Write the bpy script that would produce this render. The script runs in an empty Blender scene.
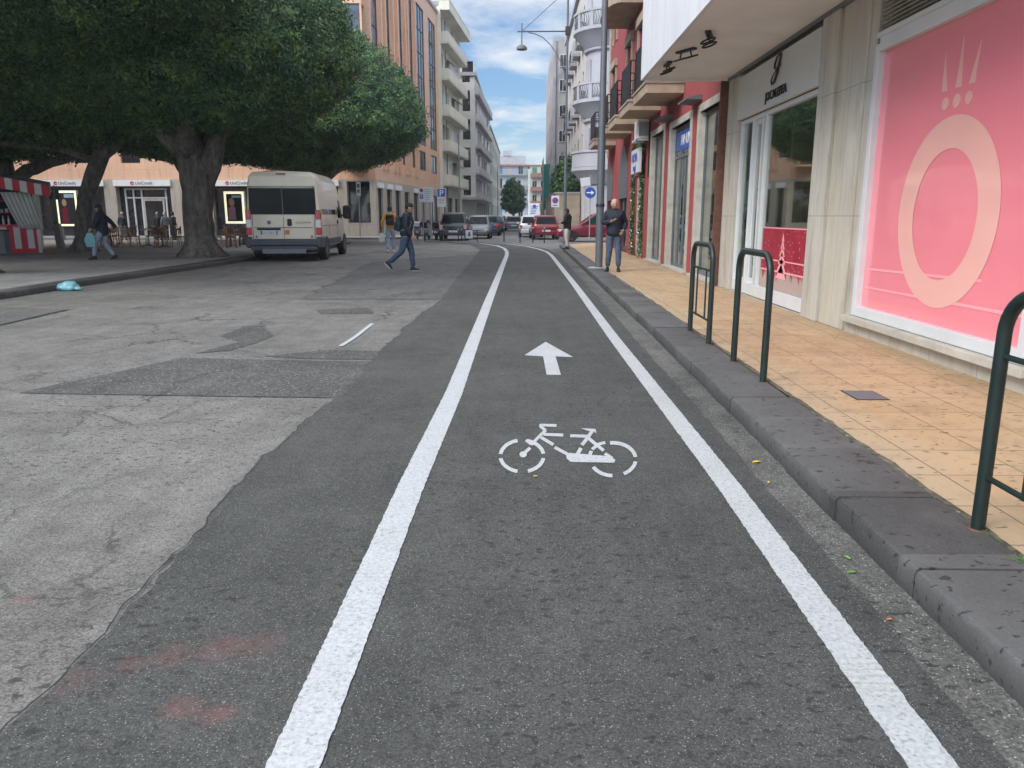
import bpy, math, random
import numpy as np
from mathutils import Vector, Matrix, Euler, noise
random.seed(7)
C = bpy.context.scene.collection
R = math.radians
PI = math.pi
PV = .13          # pavement height

# ------------------------------------------------------------------ node helpers
def new_mat(name):
    m = bpy.data.materials.new(name); m.use_nodes = True
    nt = m.node_tree
    for n in list(nt.nodes): nt.nodes.remove(n)
    out = nt.nodes.new('ShaderNodeOutputMaterial')
    b = nt.nodes.new('ShaderNodeBsdfPrincipled')
    nt.links.new(b.outputs[0], out.inputs[0])
    return m, nt, b, out
class NT:
    """small wrapper that makes node graphs short to write"""
    def __init__(s, nt): s.nt = nt
    def n(s, t, **kw):
        x = s.nt.nodes.new(t)
        for k, v in kw.items(): setattr(x, k, v)
        return x
    def l(s, a, b): s.nt.links.new(a, b)
    def setv(s, inp, v):
        if hasattr(v, 'is_linked') or hasattr(v, 'links'): s.l(v, inp)
        else:
            try: inp.default_value = v
            except Exception: inp.default_value = (*v, 1) if len(v) == 3 else v
    def coord(s, scale=None, kind='Object'):
        c = s.n('ShaderNodeTexCoord').outputs[kind]
        if scale is None: return c
        m = s.n('ShaderNodeMapping'); s.l(c, m.inputs[0])
        m.inputs['Scale'].default_value = scale if hasattr(scale, '__len__') else (scale,)*3
        return m.outputs[0]
    def noise(s, vec, scale, detail=4, rough=.55, dist=0, out='Fac'):
        x = s.n('ShaderNodeTexNoise'); s.l(vec, x.inputs['Vector'])
        x.inputs['Scale'].default_value = scale; x.inputs['Detail'].default_value = detail
        x.inputs['Roughness'].default_value = rough; x.inputs['Distortion'].default_value = dist
        return x.outputs[out]
    def voro(s, vec, scale, feature='F1', out='Distance', rnd=1):
        x = s.n('ShaderNodeTexVoronoi', feature=feature); s.l(vec, x.inputs['Vector'])
        x.inputs['Scale'].default_value = scale; x.inputs['Randomness'].default_value = rnd
        return x.outputs[out]
    def math(s, op, a, b=0., c=0., clamp=False):
        x = s.n('ShaderNodeMath', operation=op, use_clamp=clamp)
        s.setv(x.inputs[0], a); s.setv(x.inputs[1], b)
        if op in ('MULTIPLY_ADD',): s.setv(x.inputs[2], c)
        return x.outputs[0]
    def ramp(s, fac, lo, hi, a=0., b=1.):
        x = s.n('ShaderNodeMapRange'); s.l(fac, x.inputs[0])
        for i, v in zip((1, 2, 3, 4), (lo, hi, a, b)): x.inputs[i].default_value = v
        return x.outputs[0]
    def mix(s, fac, a, b, mode='MIX'):
        x = s.n('ShaderNodeMix', data_type='RGBA', blend_type=mode)
        s.setv(x.inputs[0], fac)
        for i, v in ((6, a), (7, b)):
            if isinstance(v, tuple): x.inputs[i].default_value = (*v[:3], 1)
            else: s.l(v, x.inputs[i])
        return x.outputs[2]
    def bump(s, h, strength=.3, dist=.01, normal=None):
        x = s.n('ShaderNodeBump'); x.inputs['Strength'].default_value = strength
        x.inputs['Distance'].default_value = dist; s.l(h, x.inputs['Height'])
        if normal is not None: s.l(normal, x.inputs['Normal'])
        return x.outputs[0]
    def sep(s, v):
        x = s.n('ShaderNodeSeparateXYZ'); s.l(v, x.inputs[0]); return x.outputs
def mul(c, k): return tuple(min(1, v*k) for v in c)
def pm(name, col, rough=.7, var=.12, scale=3., bump=.15, bscale=40., metal=0., dirt=0., spec=.5, streak=False, coat=0.):
    m, nt, b, o = new_mat(name); t = NT(nt)
    v = t.coord()
    if streak:
        vs = t.coord((scale, scale, scale*.12)); n1 = t.noise(vs, 1.5, 5)
    else: n1 = t.noise(v, scale, 5)
    c = t.mix(t.ramp(n1, .3, .7), mul(col, 1-var), mul(col, 1+var))
    if dirt:
        n2 = t.noise(v, scale*.45+.3, 8, .65)
        c = t.mix(t.ramp(n2, .5, .75, 0, dirt), c, mul(col, .45))
    t.l(c, b.inputs['Base Color'])
    b.inputs['Roughness'].default_value = rough; b.inputs['Metallic'].default_value = metal
    b.inputs['Specular IOR Level'].default_value = spec; b.inputs['Coat Weight'].default_value = coat
    if bump:
        t.l(t.bump(t.noise(v, bscale, 3), bump, .01), b.inputs['Normal'])
    return m
# ------------------------------------------------------------------ materials
M = {}
def asphalt(name, dark, light, crack=0., spots=0., speck=.5, marks=(), grain=110., joint=None):
    m, nt, b, o = new_mat(name); t = NT(nt)
    v = t.coord()
    big = t.noise(v, .55, 6, .6); mid = t.noise(v, 3.2, 5, .6); streak = t.noise(t.coord((5, .35, 1)), 1.2, 4)
    k = t.math('ADD', t.math('MULTIPLY', big, .45), t.math('ADD', t.math('MULTIPLY', mid, .35), t.math('MULTIPLY', streak, .20)))
    c = t.mix(t.ramp(k, .40, .60), dark, light)
    vc = t.voro(v, grain, out='Color'); s = t.n('ShaderNodeSeparateColor'); t.l(vc, s.inputs[0])
    g = s.outputs[0]
    c = t.mix(1., c, t.mix(t.ramp(g, 0, 1), (.60,)*3, (1.42,)*3), 'MULTIPLY')
    pit = t.noise(v, 26, 5, .75)
    c = t.mix(t.ramp(pit, .57, .66, 0, .6), c, mul(dark, .42))
    vc2 = t.voro(v, grain*1.7, out='Color'); s2 = t.n('ShaderNodeSeparateColor'); t.l(vc2, s2.inputs[0])
    c = t.mix(t.ramp(s2.outputs[1], .972, .985, 0, speck), c, (.42, .41, .39))
    if crack:
        vn = t.n('ShaderNodeVectorMath', operation='ADD')
        nn = t.noise(v, 2.3, 5, .7, out='Color'); t.l(v, vn.inputs[0])
        sc = t.n('ShaderNodeVectorMath', operation='SCALE'); t.l(nn, sc.inputs[0]); sc.inputs['Scale'].default_value = .75
        t.l(sc.outputs[0], vn.inputs[1])
        d = t.voro(vn.outputs[0], .55, 'DISTANCE_TO_EDGE')
        gate = t.ramp(t.noise(v, .35, 3), .5, .58)
        ck = t.math('MULTIPLY', t.ramp(d, .004, .014, 1, 0), gate)
        c = t.mix(t.math('MULTIPLY', ck, crack), c, (.02, .02, .02))
    if spots:
        sp = t.noise(t.coord((3.2, 4.4, 1)), 5.5, 4, .6)
        gate = t.ramp(t.noise(v, .45, 3), .40, .54)
        c = t.mix(t.math('MULTIPLY', t.math('MULTIPLY', t.ramp(sp, .585, .62), gate), spots), c, mul(dark, .38))
        sp2 = t.noise(v, 1.1, 5, .7)
        c = t.mix(t.ramp(sp2, .6, .72, 0, spots*.5), c, mul(dark, .55))
    for (mx, my, r, col, a) in marks:
        vm = t.n('ShaderNodeVectorMath', operation='DISTANCE'); t.l(v, vm.inputs[0]); vm.inputs[1].default_value = (mx, my, 0.02)
        f = t.math('ADD', t.math('DIVIDE', vm.outputs['Value'], r), t.math('MULTIPLY', t.math('SUBTRACT', t.noise(v, 14, 4, .7), .5), 1.2))
        c = t.mix(t.ramp(f, .35, 1.1, a*.7, 0), c, col)
    t.l(c, b.inputs['Base Color']); b.inputs['Roughness'].default_value = .85
    b.inputs['Specular IOR Level'].default_value = .35
    h = t.math('ADD', t.math('MULTIPLY', g, .6), t.noise(v, 60, 2))
    t.l(t.bump(h, .6, .005), b.inputs['Normal'])
    M[name] = m
red = (.26, .09, .08)
asphalt('asphalt_dark', (.050, .0505, .047), (.080, .080, .074), crack=0, spots=.7, speck=.6, grain=185.,
        marks=[(-1.28, 2.26, .07, red, 0.20), (-1.17, 2.31, .09, red, 0.25), (-1.03, 2.36, .1, red, 0.25), (-.9, 2.39, .1, red, 0.20),
               (-1.02, 2.03, .08, red, 0.30), (-.9, 2.0, .07, red, 0.35), (-1.45, 2.17, .12, red, 0.15), (-1.135, 2.31, .02, (.01, .01, .01), .9)])
asphalt('asphalt_old', (.112, .106, .095), (.192, .184, .168), crack=.9, spots=.85, speck=.4, grain=150.,
        marks=[(-1.98, 2.33, .07, (.22, .05, .035), .7), (-1.93, 2.7, .06, (.3, .12, .12), .3), (-5.2, 5.2, .3, (.35, .12, .08), .5)])
asphalt('asphalt_far', (.13, .127, .12), (.185, .18, .17), crack=.4, spots=.3)
asphalt('asphalt_patch', (.058, .057, .053), (.100, .098, .092), crack=.5, spots=.2, speck=.8, grain=60)
asphalt('asphalt_patch_pale', (.078, .077, .072), (.125, .122, .115), crack=.8, spots=.4, speck=.6, grain=80)
asphalt('gutter', (.066, .064, .058), (.155, .150, .138), crack=0, spots=.8, speck=.9, grain=120)
asphalt('piazza', (.22, .214, .20), (.34, .33, .31), crack=.5, spots=.4)
asphalt('weeds_dirt', (.06, .055, .04), (.16, .14, .10), grain=30)
M['joint'] = pm('joint', (.025, .025, .024), .9)

def kerb_mat():
    m, nt, b, o = new_mat('basalt'); t = NT(nt); v = t.coord()
    x, y, z = t.sep(v)
    cell = t.math('FLOOR', t.math('DIVIDE', y, .72))
    wn = t.n('ShaderNodeTexWhiteNoise', noise_dimensions='1D'); t.l(cell, wn.inputs['W'])
    k = t.math('ADD', t.math('MULTIPLY', t.noise(v, 2.5, 6, .65), .7), t.math('MULTIPLY', wn.outputs[0], .3))
    k = t.math('ADD', k, t.math('MULTIPLY', t.math('SUBTRACT', t.noise(v, 70, 4, .7), .5), .35))
    c = t.mix(t.ramp(k, .3, .72), (.052, .050, .048), (.112, .109, .105))
    sp = t.noise(t.coord((5, 8, 8)), 3.2, 3, .5)
    c = t.mix(t.ramp(sp, .635, .655, 0, .85), c, (.015, .015, .017))
    c = t.mix(t.ramp(t.noise(v, 150, 2), .62, .72, 0, .4), c, (.25, .25, .26))
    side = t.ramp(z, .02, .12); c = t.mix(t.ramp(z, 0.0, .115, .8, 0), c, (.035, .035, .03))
    t.l(c, b.inputs['Base Color']); b.inputs['Roughness'].default_value = .62
    t.l(t.bump(t.math('ADD', t.noise(v, 45, 4), t.noise(v, 6, 3)), .45, .006), b.inputs['Normal'])
    return m
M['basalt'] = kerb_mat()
def tile_mat():
    m, nt, b, o = new_mat('paving_tile'); t = NT(nt); v = t.coord()
    x, y, z = t.sep(v)
    sx, sy = .44, .44
    def frac_edge(c, s, off):
        f = t.math('FRACT', t.math('DIVIDE', t.math('ADD', c, off), s))
        return t.math('MULTIPLY', t.math('MINIMUM', f, t.math('SUBTRACT', 1., f)), s)
    ex = frac_edge(x, sx, .0); ey = frac_edge(y, sy, .1)
    joint = t.ramp(t.math('MINIMUM', ex, ey), .0025, .005, 1, 0)
    cx = t.math('FLOOR', t.math('DIVIDE', x, sx)); cy = t.math('FLOOR', t.math('DIVIDE', t.math('ADD', y, .1), sy))
    cmb = t.n('ShaderNodeCombineXYZ'); t.l(cx, cmb.inputs[0]); t.l(cy, cmb.inputs[1])
    wn = t.n('ShaderNodeTexWhiteNoise', noise_dimensions='2D'); t.l(cmb.outputs[0], wn.inputs['Vector'])
    w = wn.outputs['Value']
    c = t.mix(t.ramp(w, 0, 1), (.45, .285, .15), (.52, .345, .195))
    c = t.mix(t.ramp(t.noise(v, 1.1, 5, .6), .4, .68, 0, .55), c, (.50, .37, .23))
    c = t.mix(t.ramp(t.noise(v, 5, 6, .7), .48, .72, 0, .5), c, (.22, .15, .09))
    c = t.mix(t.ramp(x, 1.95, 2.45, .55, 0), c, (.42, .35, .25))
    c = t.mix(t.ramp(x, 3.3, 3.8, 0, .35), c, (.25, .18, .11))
    sp = t.noise(t.coord((4, 8, 1)), 4.5, 2, .4)
    c = t.mix(t.ramp(sp, .655, .68, 0, .8), c, (.09, .07, .05))
    vs = t.voro(v, 4.6); c = t.mix(t.ramp(vs, .05, .075, .75, 0), c, (.12, .10, .08))
    c = t.mix(t.ramp(t.noise(t.coord((1.2, .5, 1)), 1.4, 6, .7), .52, .72, 0, .45), c, (.24, .17, .10))
    c = t.mix(t.math('MULTIPLY', joint, .85), c, (.09, .07, .045))
    t.l(c, b.inputs['Base Color']); b.inputs['Roughness'].default_value = .6
    h = t.math('ADD', t.math('MULTIPLY', joint, -1.), t.math('MULTIPLY', t.noise(v, 90, 3), .25))
    t.l(t.bump(h, .5, .004), b.inputs['Normal'])
    return m
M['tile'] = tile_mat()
def paint_mat():
    m, nt, b, o = new_mat('road_paint'); t = NT(nt); v = t.coord()
    n = t.noise(v, 60, 4, .6); n2 = t.noise(v, 3, 4)
    c = t.mix(t.ramp(n, .35, .6), (.37, .38, .385), (.50, .51, .515))
    c = t.mix(t.ramp(n2, .45, .75, 0, .22), c, (.30, .295, .28))
    g = t.voro(v, 110, out='Color'); s = t.n('ShaderNodeSeparateColor'); t.l(g, s.inputs[0])
    c = t.mix(t.ramp(s.outputs[0], .90, .93, 0, .5), c, (.2, .2, .2))
    c = t.mix(t.ramp(t.noise(v, 28, 6, .75), .56, .66, 0, .55), c, (.21, .21, .205))
    wv = t.n('ShaderNodeTexWave', wave_type='BANDS', bands_direction='Y'); t.l(t.coord(), wv.inputs[0]); wv.inputs['Scale'].default_value = 9; wv.inputs['Distortion'].default_value = 3
    gate = t.ramp(t.noise(t.coord((.2, .8, 1)), 1.6, 2), .56, .62)
    c = t.mix(t.math('MULTIPLY', t.math('MULTIPLY', t.ramp(wv.outputs['Fac'], .6, .9), gate), .4), c, (.30, .28, .22))
    t.l(c, b.inputs['Base Color']); b.inputs['Roughness'].default_value = .6
    t.l(t.bump(t.noise(v, 140, 2), .4, .003), b.inputs['Normal'])
    return m
M['paint'] = paint_mat()
def stone_mat(name, base, light, dark, pw, ph, ox=0):
    """travertine slabs in the wall's own plane (local x, z)"""
    m, nt, b, o = new_mat(name); t = NT(nt); v = t.coord(); x, y, z = t.sep(v)
    u = t.math('ADD', t.math('ADD', x, y), ox)
    def fe(c, s):
        f = t.math('FRACT', t.math('DIVIDE', c, s)); return t.math('MULTIPLY', t.math('MINIMUM', f, t.math('SUBTRACT', 1., f)), s)
    j = t.ramp(t.math('MINIMUM', fe(u, pw), fe(z, ph)), .002, .005, 1, 0)
    cmb = t.n('ShaderNodeCombineXYZ'); t.l(t.math('FLOOR', t.math('DIVIDE', u, pw)), cmb.inputs[0]); t.l(t.math('FLOOR', t.math('DIVIDE', z, ph)), cmb.inputs[1])
    wn = t.n('ShaderNodeTexWhiteNoise', noise_dimensions='2D'); t.l(cmb.outputs[0], wn.inputs['Vector'])
    st = t.noise(t.coord((2.6, 2.6, .5)), 1.6, 7, .72); st2 = t.noise(t.coord((1.3, 1.3, 9)), 2.0, 6, .7)
    c = t.mix(t.ramp(st, .25, .75), dark, light)
    c = t.mix(t.ramp(t.noise(t.coord((1.6, 1.6, .25)), 1.0, 3), .52, .66, 0, .45), c, (base[0]*1.0, base[1]*.93, base[2]*.68))
    c = t.mix(t.ramp(st2, .45, .7, 0, .4), c, base)
    c = t.mix(t.math('MULTIPLY', wn.outputs[0], .35), c, mul(base, .8))
    grime = t.noise(t.coord((3.5, 3.5, .5)), 1.1, 7, .75)
    c = t.mix(t.ramp(grime, .52, .74, 0, .7), c, mul(dark, .45))
    c = t.mix(t.math('MULTIPLY', j, .7), c, (.06, .05, .04))
    t.l(c, b.inputs['Base Color']); b.inputs['Roughness'].default_value = .5
    t.l(t.bump(t.math('SUBTRACT', t.noise(v, 50, 4), j), .3, .004), b.inputs['Normal'])
    return m
M['travertine'] = stone_mat('travertine', (.50, .465, .395), (.62, .59, .52), (.38, .34, .28), .78, 1.45)
M['bank_stone'] = stone_mat('bank_stone', (.42, .37, .31), (.50, .45, .38), (.36, .31, .26), 1.2, .9)
M['red_stucco'] = pm('red_stucco', (.30, .055, .055), .85, .16, 1.4, .3, 35, dirt=.35, streak=True)
M['orange_stone'] = stone_mat('orange_stone', (.75, .455, .305), (.80, .50, .34), (.68, .40, .27), 1.4, .9)
M['frame_marble'] = pm('frame_marble', (.45, .42, .36), .5, .15, 5, .2, 40, dirt=.5)
M['canopy_metal'] = pm('canopy_metal', (.70, .71, .74), .42, .1, 1.6, .03, 20, streak=True, dirt=.18)
M['soffit'] = pm('soffit', (.72, .70, .68), .7, .06, 1.5, .05, 10, dirt=.15)
M['white_frame'] = pm('white_frame', (.60, .61, .61), .4, .05, 3, 0, dirt=.1)
M['white_paint'] = pm('white_paint', (.72, .72, .70), .55, .06, 2, .05, dirt=.15)
M['sign_panel'] = pm('sign_panel', (.56, .57, .55), .45, .04, 2, 0)
M['dark_metal'] = pm('dark_metal', (.045, .047, .05), .45, .2, 6, .05, 60, metal=.3)
M['grey_metal'] = pm('grey_metal', (.14, .155, .17), .45, .1, 5, .05, 50, metal=.2, dirt=.35)
M['galvanised'] = pm('galvanised', (.42, .43, .44), .45, .1, 5, .05, 50, metal=.5)
M['rack_green'] = pm('rack_green', (.010, .022, .019), .42, .35, 7, .12, 90, dirt=.7)
M['rust_brown'] = pm('rust_brown', (.13, .055, .035), .7, .3, 8, .2, 50, dirt=.5)
M['black'] = pm('black', (.012, .012, .013), .5, .1, 5, 0)
M['rubber'] = pm('rubber', (.02, .02, .021), .85, .2, 10, .1)
M['concrete'] = pm('concrete', (.34, .33, .31), .85, .12, 1.2, .2, 25, dirt=.45, streak=True)
M['grey_stucco'] = pm('grey_stucco', (.36, .335, .33), .9, .2, .5, .2, 14, dirt=.7)
M['pale_wall'] = pm('pale_wall', (.66, .62, .52), .85, .08, .6, .2, 20, dirt=.3, streak=True)
M['white_stucco'] = pm('white_stucco', (.40, .395, .425), .8, .07, .8, .2, 20, dirt=.35, streak=True)
M['lilac_wall'] = pm('lilac_wall', (.55, .52, .49), .8, .08, .6, .2, 20, dirt=.3)
M['blue_wall'] = pm('blue_wall', (.40, .45, .50), .8, .08, .5, .1, 20, dirt=.25)
M['beige_wall'] = pm('beige_wall', (.45, .41, .34), .8, .1, .5, .1, 20, dirt=.25)
M['ochre_wall'] = pm('ochre_wall', (.48, .36, .16), .8, .1, .5, .1, 20, dirt=.25)
M['rough_wall'] = pm('rough_wall', (.36, .29, .22), .9, .2, 1.5, .4, 8, dirt=.5)
M['balcony_stone'] = pm('balcony_stone', (.36, .28, .20), .7, .15, 3, .2, 30, dirt=.55)
M['balcony_under'] = pm('balcony_under', (.30, .28, .25), .8, .15, 3, .2, 30, dirt=.45)
M['roof_tile'] = pm('roof_tile', (.26, .13, .10), .8, .2, 3, .3, 20)
M['awning_grey'] = pm('awning_grey', (.12, .125, .14), .8, .1, 3, .1, 30)
M['shutter_green'] = pm('shutter_green', (.05, .25, .17), .6, .1, 3, 0)
M['shutter_pale'] = pm('shutter_pale', (.32, .47, .40), .6, .08, 3, 0)
M['shutter_blue'] = pm('shutter_blue', (.14, .27, .45), .6, .1, 3, 0)
M['net_green'] = pm('net_green', (.02, .15, .125), .8, .2, 1.2, .4, 6)
M['pink'] = pm('pink', (.88, .25, .295), .24, .03, .8, 0, spec=.6, coat=.9)
M['pink_pale'] = pm('pink_pale', (.87, .45, .39), .24, .03, 1, 0, spec=.6, coat=.9)
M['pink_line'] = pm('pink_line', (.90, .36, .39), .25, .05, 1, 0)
M['logo_red'] = pm('logo_red', (.55, .02, .02), .4, .1, 3, 0)
M['sign_blue'] = pm('sign_blue', (.02, .10, .42), .4, .08, 3, 0)
M['text_blue'] = pm('text_blue', (.06, .10, .42), .5, .08, 3, 0)
M['text_grey'] = pm('text_grey', (.12, .12, .13), .5, .08, 3, 0)
M['text_white'] = pm('text_white', (.8, .8, .8), .5, .03, 3, 0)
M['poster_blue'] = pm('poster_blue', (.34, .50, .62), .4, .15, 2, 0)
M['shop_wall'] = pm('shop_wall', (.55, .43, .28), .8, .1, 1, .05)
M['shop_floor'] = pm('shop_floor', (.30, .26, .22), .4, .1, 3, 0)
M['wood'] = pm('wood', (.30, .17, .08), .55, .25, 6, .15, 40)
M['wicker'] = pm('wicker', (.42, .22, .09), .65, .3, 20, .3, 120)
M['wicker_dark'] = pm('wicker_dark', (.13, .07, .05), .65, .3, 20, .3, 120)
M['skin'] = pm('skin', (.42, .24, .17), .55, .08, 20, .05)
M['skin_pale'] = pm('skin_pale', (.52, .32, .25), .55, .08, 20, .05)
M['hair_black'] = pm('hair_black', (.012, .010, .009), .6, .3, 60, .3, 200)
M['hair_grey'] = pm('hair_grey', (.42, .40, .38), .7, .2, 60, .3, 200)
M['denim'] = pm('denim', (.035, .070, .12), .85, .25, 9, .2, 90)
M['denim_pale'] = pm('denim_pale', (.06, .09, .14), .85, .35, 7, .2, 90)
M['denim_light'] = pm('denim_light', (.26, .33, .40), .85, .2, 7, .2, 90)
M['cloth_navy'] = pm('cloth_navy', (.012, .018, .032), .75, .3, 9, .3, 40)
M['cloth_black'] = pm('cloth_black', (.012, .012, .015), .8, .3, 9, .3, 40)
M['cloth_teal'] = pm('cloth_teal', (.014, .030, .045), .8, .3, 9, .3, 40)
M['cloth_orange'] = pm('cloth_orange', (.62, .28, .03), .8, .15, 9, .2, 40)
M['cloth_white'] = pm('cloth_white', (.60, .58, .55), .8, .08, 9, .2, 40)
M['cloth_grey'] = pm('cloth_grey', (.16, .17, .19), .8, .2, 9, .2, 40)
M['bag_turquoise'] = pm('bag_turquoise', (.15, .38, .41), .35, .15, 14, .4, 25)
M['kiosk_red'] = pm('kiosk_red', (.60, .012, .035), .5, .08, 3, .05)
M['curtain'] = pm('curtain', (.62, .63, .60), .7, .08, 5, .1)
M['yellow_leaf'] = pm('yellow_leaf', (.65, .48, .04), .6, .2, 40, 0)
M['green_leaf'] = pm('green_leaf', (.12, .28, .05), .6, .2, 40, 0)
M['plate'] = pm('plate', (.62, .65, .68), .4, .04, 8, 0)
M['van_cream'] = pm('van_cream', (.76, .71, .58), .35, .05, 1.5, 0, coat=.4, dirt=.12)
M['van_bumper'] = pm('van_bumper', (.06, .068, .08), .6, .1, 5, .1, 80)
M['orange_sticker'] = pm('orange_sticker', (.65, .16, .03), .5, .05, 5, 0)
for n, c in dict(car_black=(.012, .013, .016), car_silver=(.13, .135, .14), car_navy=(.02, .03, .06), car_grey=(.10, .105, .115),
                 car_white=(.42, .42, .42), car_red=(.19, .010, .016), car_maroon=(.17, .010, .028)).items():
    M[n] = pm(n, c, .3, .04, 2, 0, metal=.1, coat=.45)
M['tail_red'] = pm('tail_red', (.45, .012, .015), .2, .15, 9, 0, coat=.5)
M['lamp_clear'] = pm('lamp_clear', (.62, .62, .62), .15, .15, 12, 0, coat=.6)
M['brake_pink'] = pm('brake_pink', (.65, .35, .32), .2, .15, 12, 0, coat=.6)
def glass_dark(name, col, rough=.06, spec=.8, var=.5):
    m, nt, b, o = new_mat(name); t = NT(nt); v = t.coord()
    c = t.mix(t.ramp(t.noise(v, .9, 3), .35, .65), mul(col, 1-var), mul(col, 1+var)); t.l(c, b.inputs['Base Color'])
    b.inputs['Roughness'].default_value = rough; b.inputs['Specular IOR Level'].default_value = spec
    t.l(t.bump(t.noise(v, .8, 2), .06, .05), b.inputs['Normal'])
    return m
M['glass_dark'] = glass_dark('glass_dark', (.02, .024, .028))
M['glass_blue'] = glass_dark('glass_blue', (.09, .11, .14), .12)
M['glass_car'] = glass_dark('glass_car', (.006, .009, .012), .12, .12)
M['glass_teal'] = glass_dark('glass_teal', (.012, .045, .042), .08, .35)
def glass_clear(name, tint, refl=.35):
    m, nt, b, o = new_mat(name); t = NT(nt)
    nt.nodes.remove(b)
    tr = t.n('ShaderNodeBsdfTransparent'); tr.inputs[0].default_value = (*tint, 1)
    gl = t.n('ShaderNodeBsdfGlossy'); gl.inputs['Roughness'].default_value = .02; gl.inputs[0].default_value = (.95, .97, .95, 1)
    lw = t.n('ShaderNodeLayerWeight'); lw.inputs['Blend'].default_value = .25
    mx = t.n('ShaderNodeMixShader'); f = t.math('MULTIPLY_ADD', lw.outputs['Facing'], .55, refl, True)
    t.l(f, mx.inputs[0]); t.l(tr.outputs[0], mx.inputs[1]); t.l(gl.outputs[0], mx.inputs[2]); t.l(mx.outputs[0], o.inputs[0])
    return m
M['glass_shop'] = glass_clear('glass_shop', (.80, .84, .80), .16)
M['glass_shop2'] = glass_clear('glass_shop2', (.55, .62, .58), .22)
def emit_mat(name, col, s):
    m, nt, b, o = new_mat(name); b.inputs['Base Color'].default_value = (*col, 1)
    b.inputs['Emission Color'].default_value = (*col, 1); b.inputs['Emission Strength'].default_value = s
    return m
M['lightbox'] = emit_mat('lightbox', (1, .93, .66), .55)
def decal_mat():
    m, nt, b, o = new_mat('winter_decal'); t = NT(nt); v = t.coord()
    x, y, z = t.sep(v)
    c = t.mix(t.ramp(t.noise(v, 3, 4), .3, .7), (.30, .012, .03), (.40, .03, .05))
    vs = t.voro(v, 13); c = t.mix(t.ramp(vs, .10, .14, .85, 0), c, (.65, .5, .5))
    drip = t.noise(t.coord((14, 1, 1.1)), 1.2, 4, .6)
    low = t.math('ADD', t.ramp(z, .45, .85, .34, -.25), drip)
    c = t.mix(t.ramp(low, .62, .68, 0, .75), c, (.45, .42, .38))
    t.l(c, b.inputs['Base Color']); b.inputs['Roughness'].default_value = .2; return m
M['decal'] = decal_mat()
def leaf_mat(name, a, bcol, c3):
    m, nt, b, o = new_mat(name); t = NT(nt)
    g = t.n('ShaderNodeNewGeometry'); v = t.coord()
    c = t.mix(g.outputs['Random Per Island'], a, bcol)
    c = t.mix(t.ramp(t.noise(v, 1.1, 5, .75), .47, .64, 0, .8), c, c3)
    t.l(c, b.inputs['Base Color']); b.inputs['Roughness'].default_value = .42
    b.inputs['Specular IOR Level'].default_value = .4
    tl = t.n('ShaderNodeBsdfTranslucent'); t.l(c, tl.inputs[0])
    mx = t.n('ShaderNodeMixShader'); mx.inputs[0].default_value = .18
    t.l(b.outputs[0], mx.inputs[1]); t.l(tl.outputs[0], mx.inputs[2]); t.l(mx.outputs[0], o.inputs[0])
    return m
M['leaf'] = leaf_mat('leaf', (.020, .070, .042), (.070, .165, .062), (.22, .35, .09))
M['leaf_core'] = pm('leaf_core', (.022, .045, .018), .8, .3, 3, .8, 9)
def bark_mat():
    m, nt, b, o = new_mat('bark'); t = NT(nt); v = t.coord()
    s1 = t.noise(t.coord((4, 4, .9)), 1.6, 6, .7); s2 = t.noise(v, 5, 6, .7)
    c = t.mix(t.ramp(s1, .35, .68), (.055, .05, .043), (.21, .19, .165))
    c = t.mix(t.ramp(s2, .5, .7, 0, .5), c, (.26, .25, .22))
    t.l(c, b.inputs['Base Color']); b.inputs['Roughness'].default_value = .9
    t.l(t.bump(t.math('ADD', s1, t.math('MULTIPLY', s2, .5)), .9, .08), b.inputs['Normal'])
    return m
M['bark'] = bark_mat()

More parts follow.
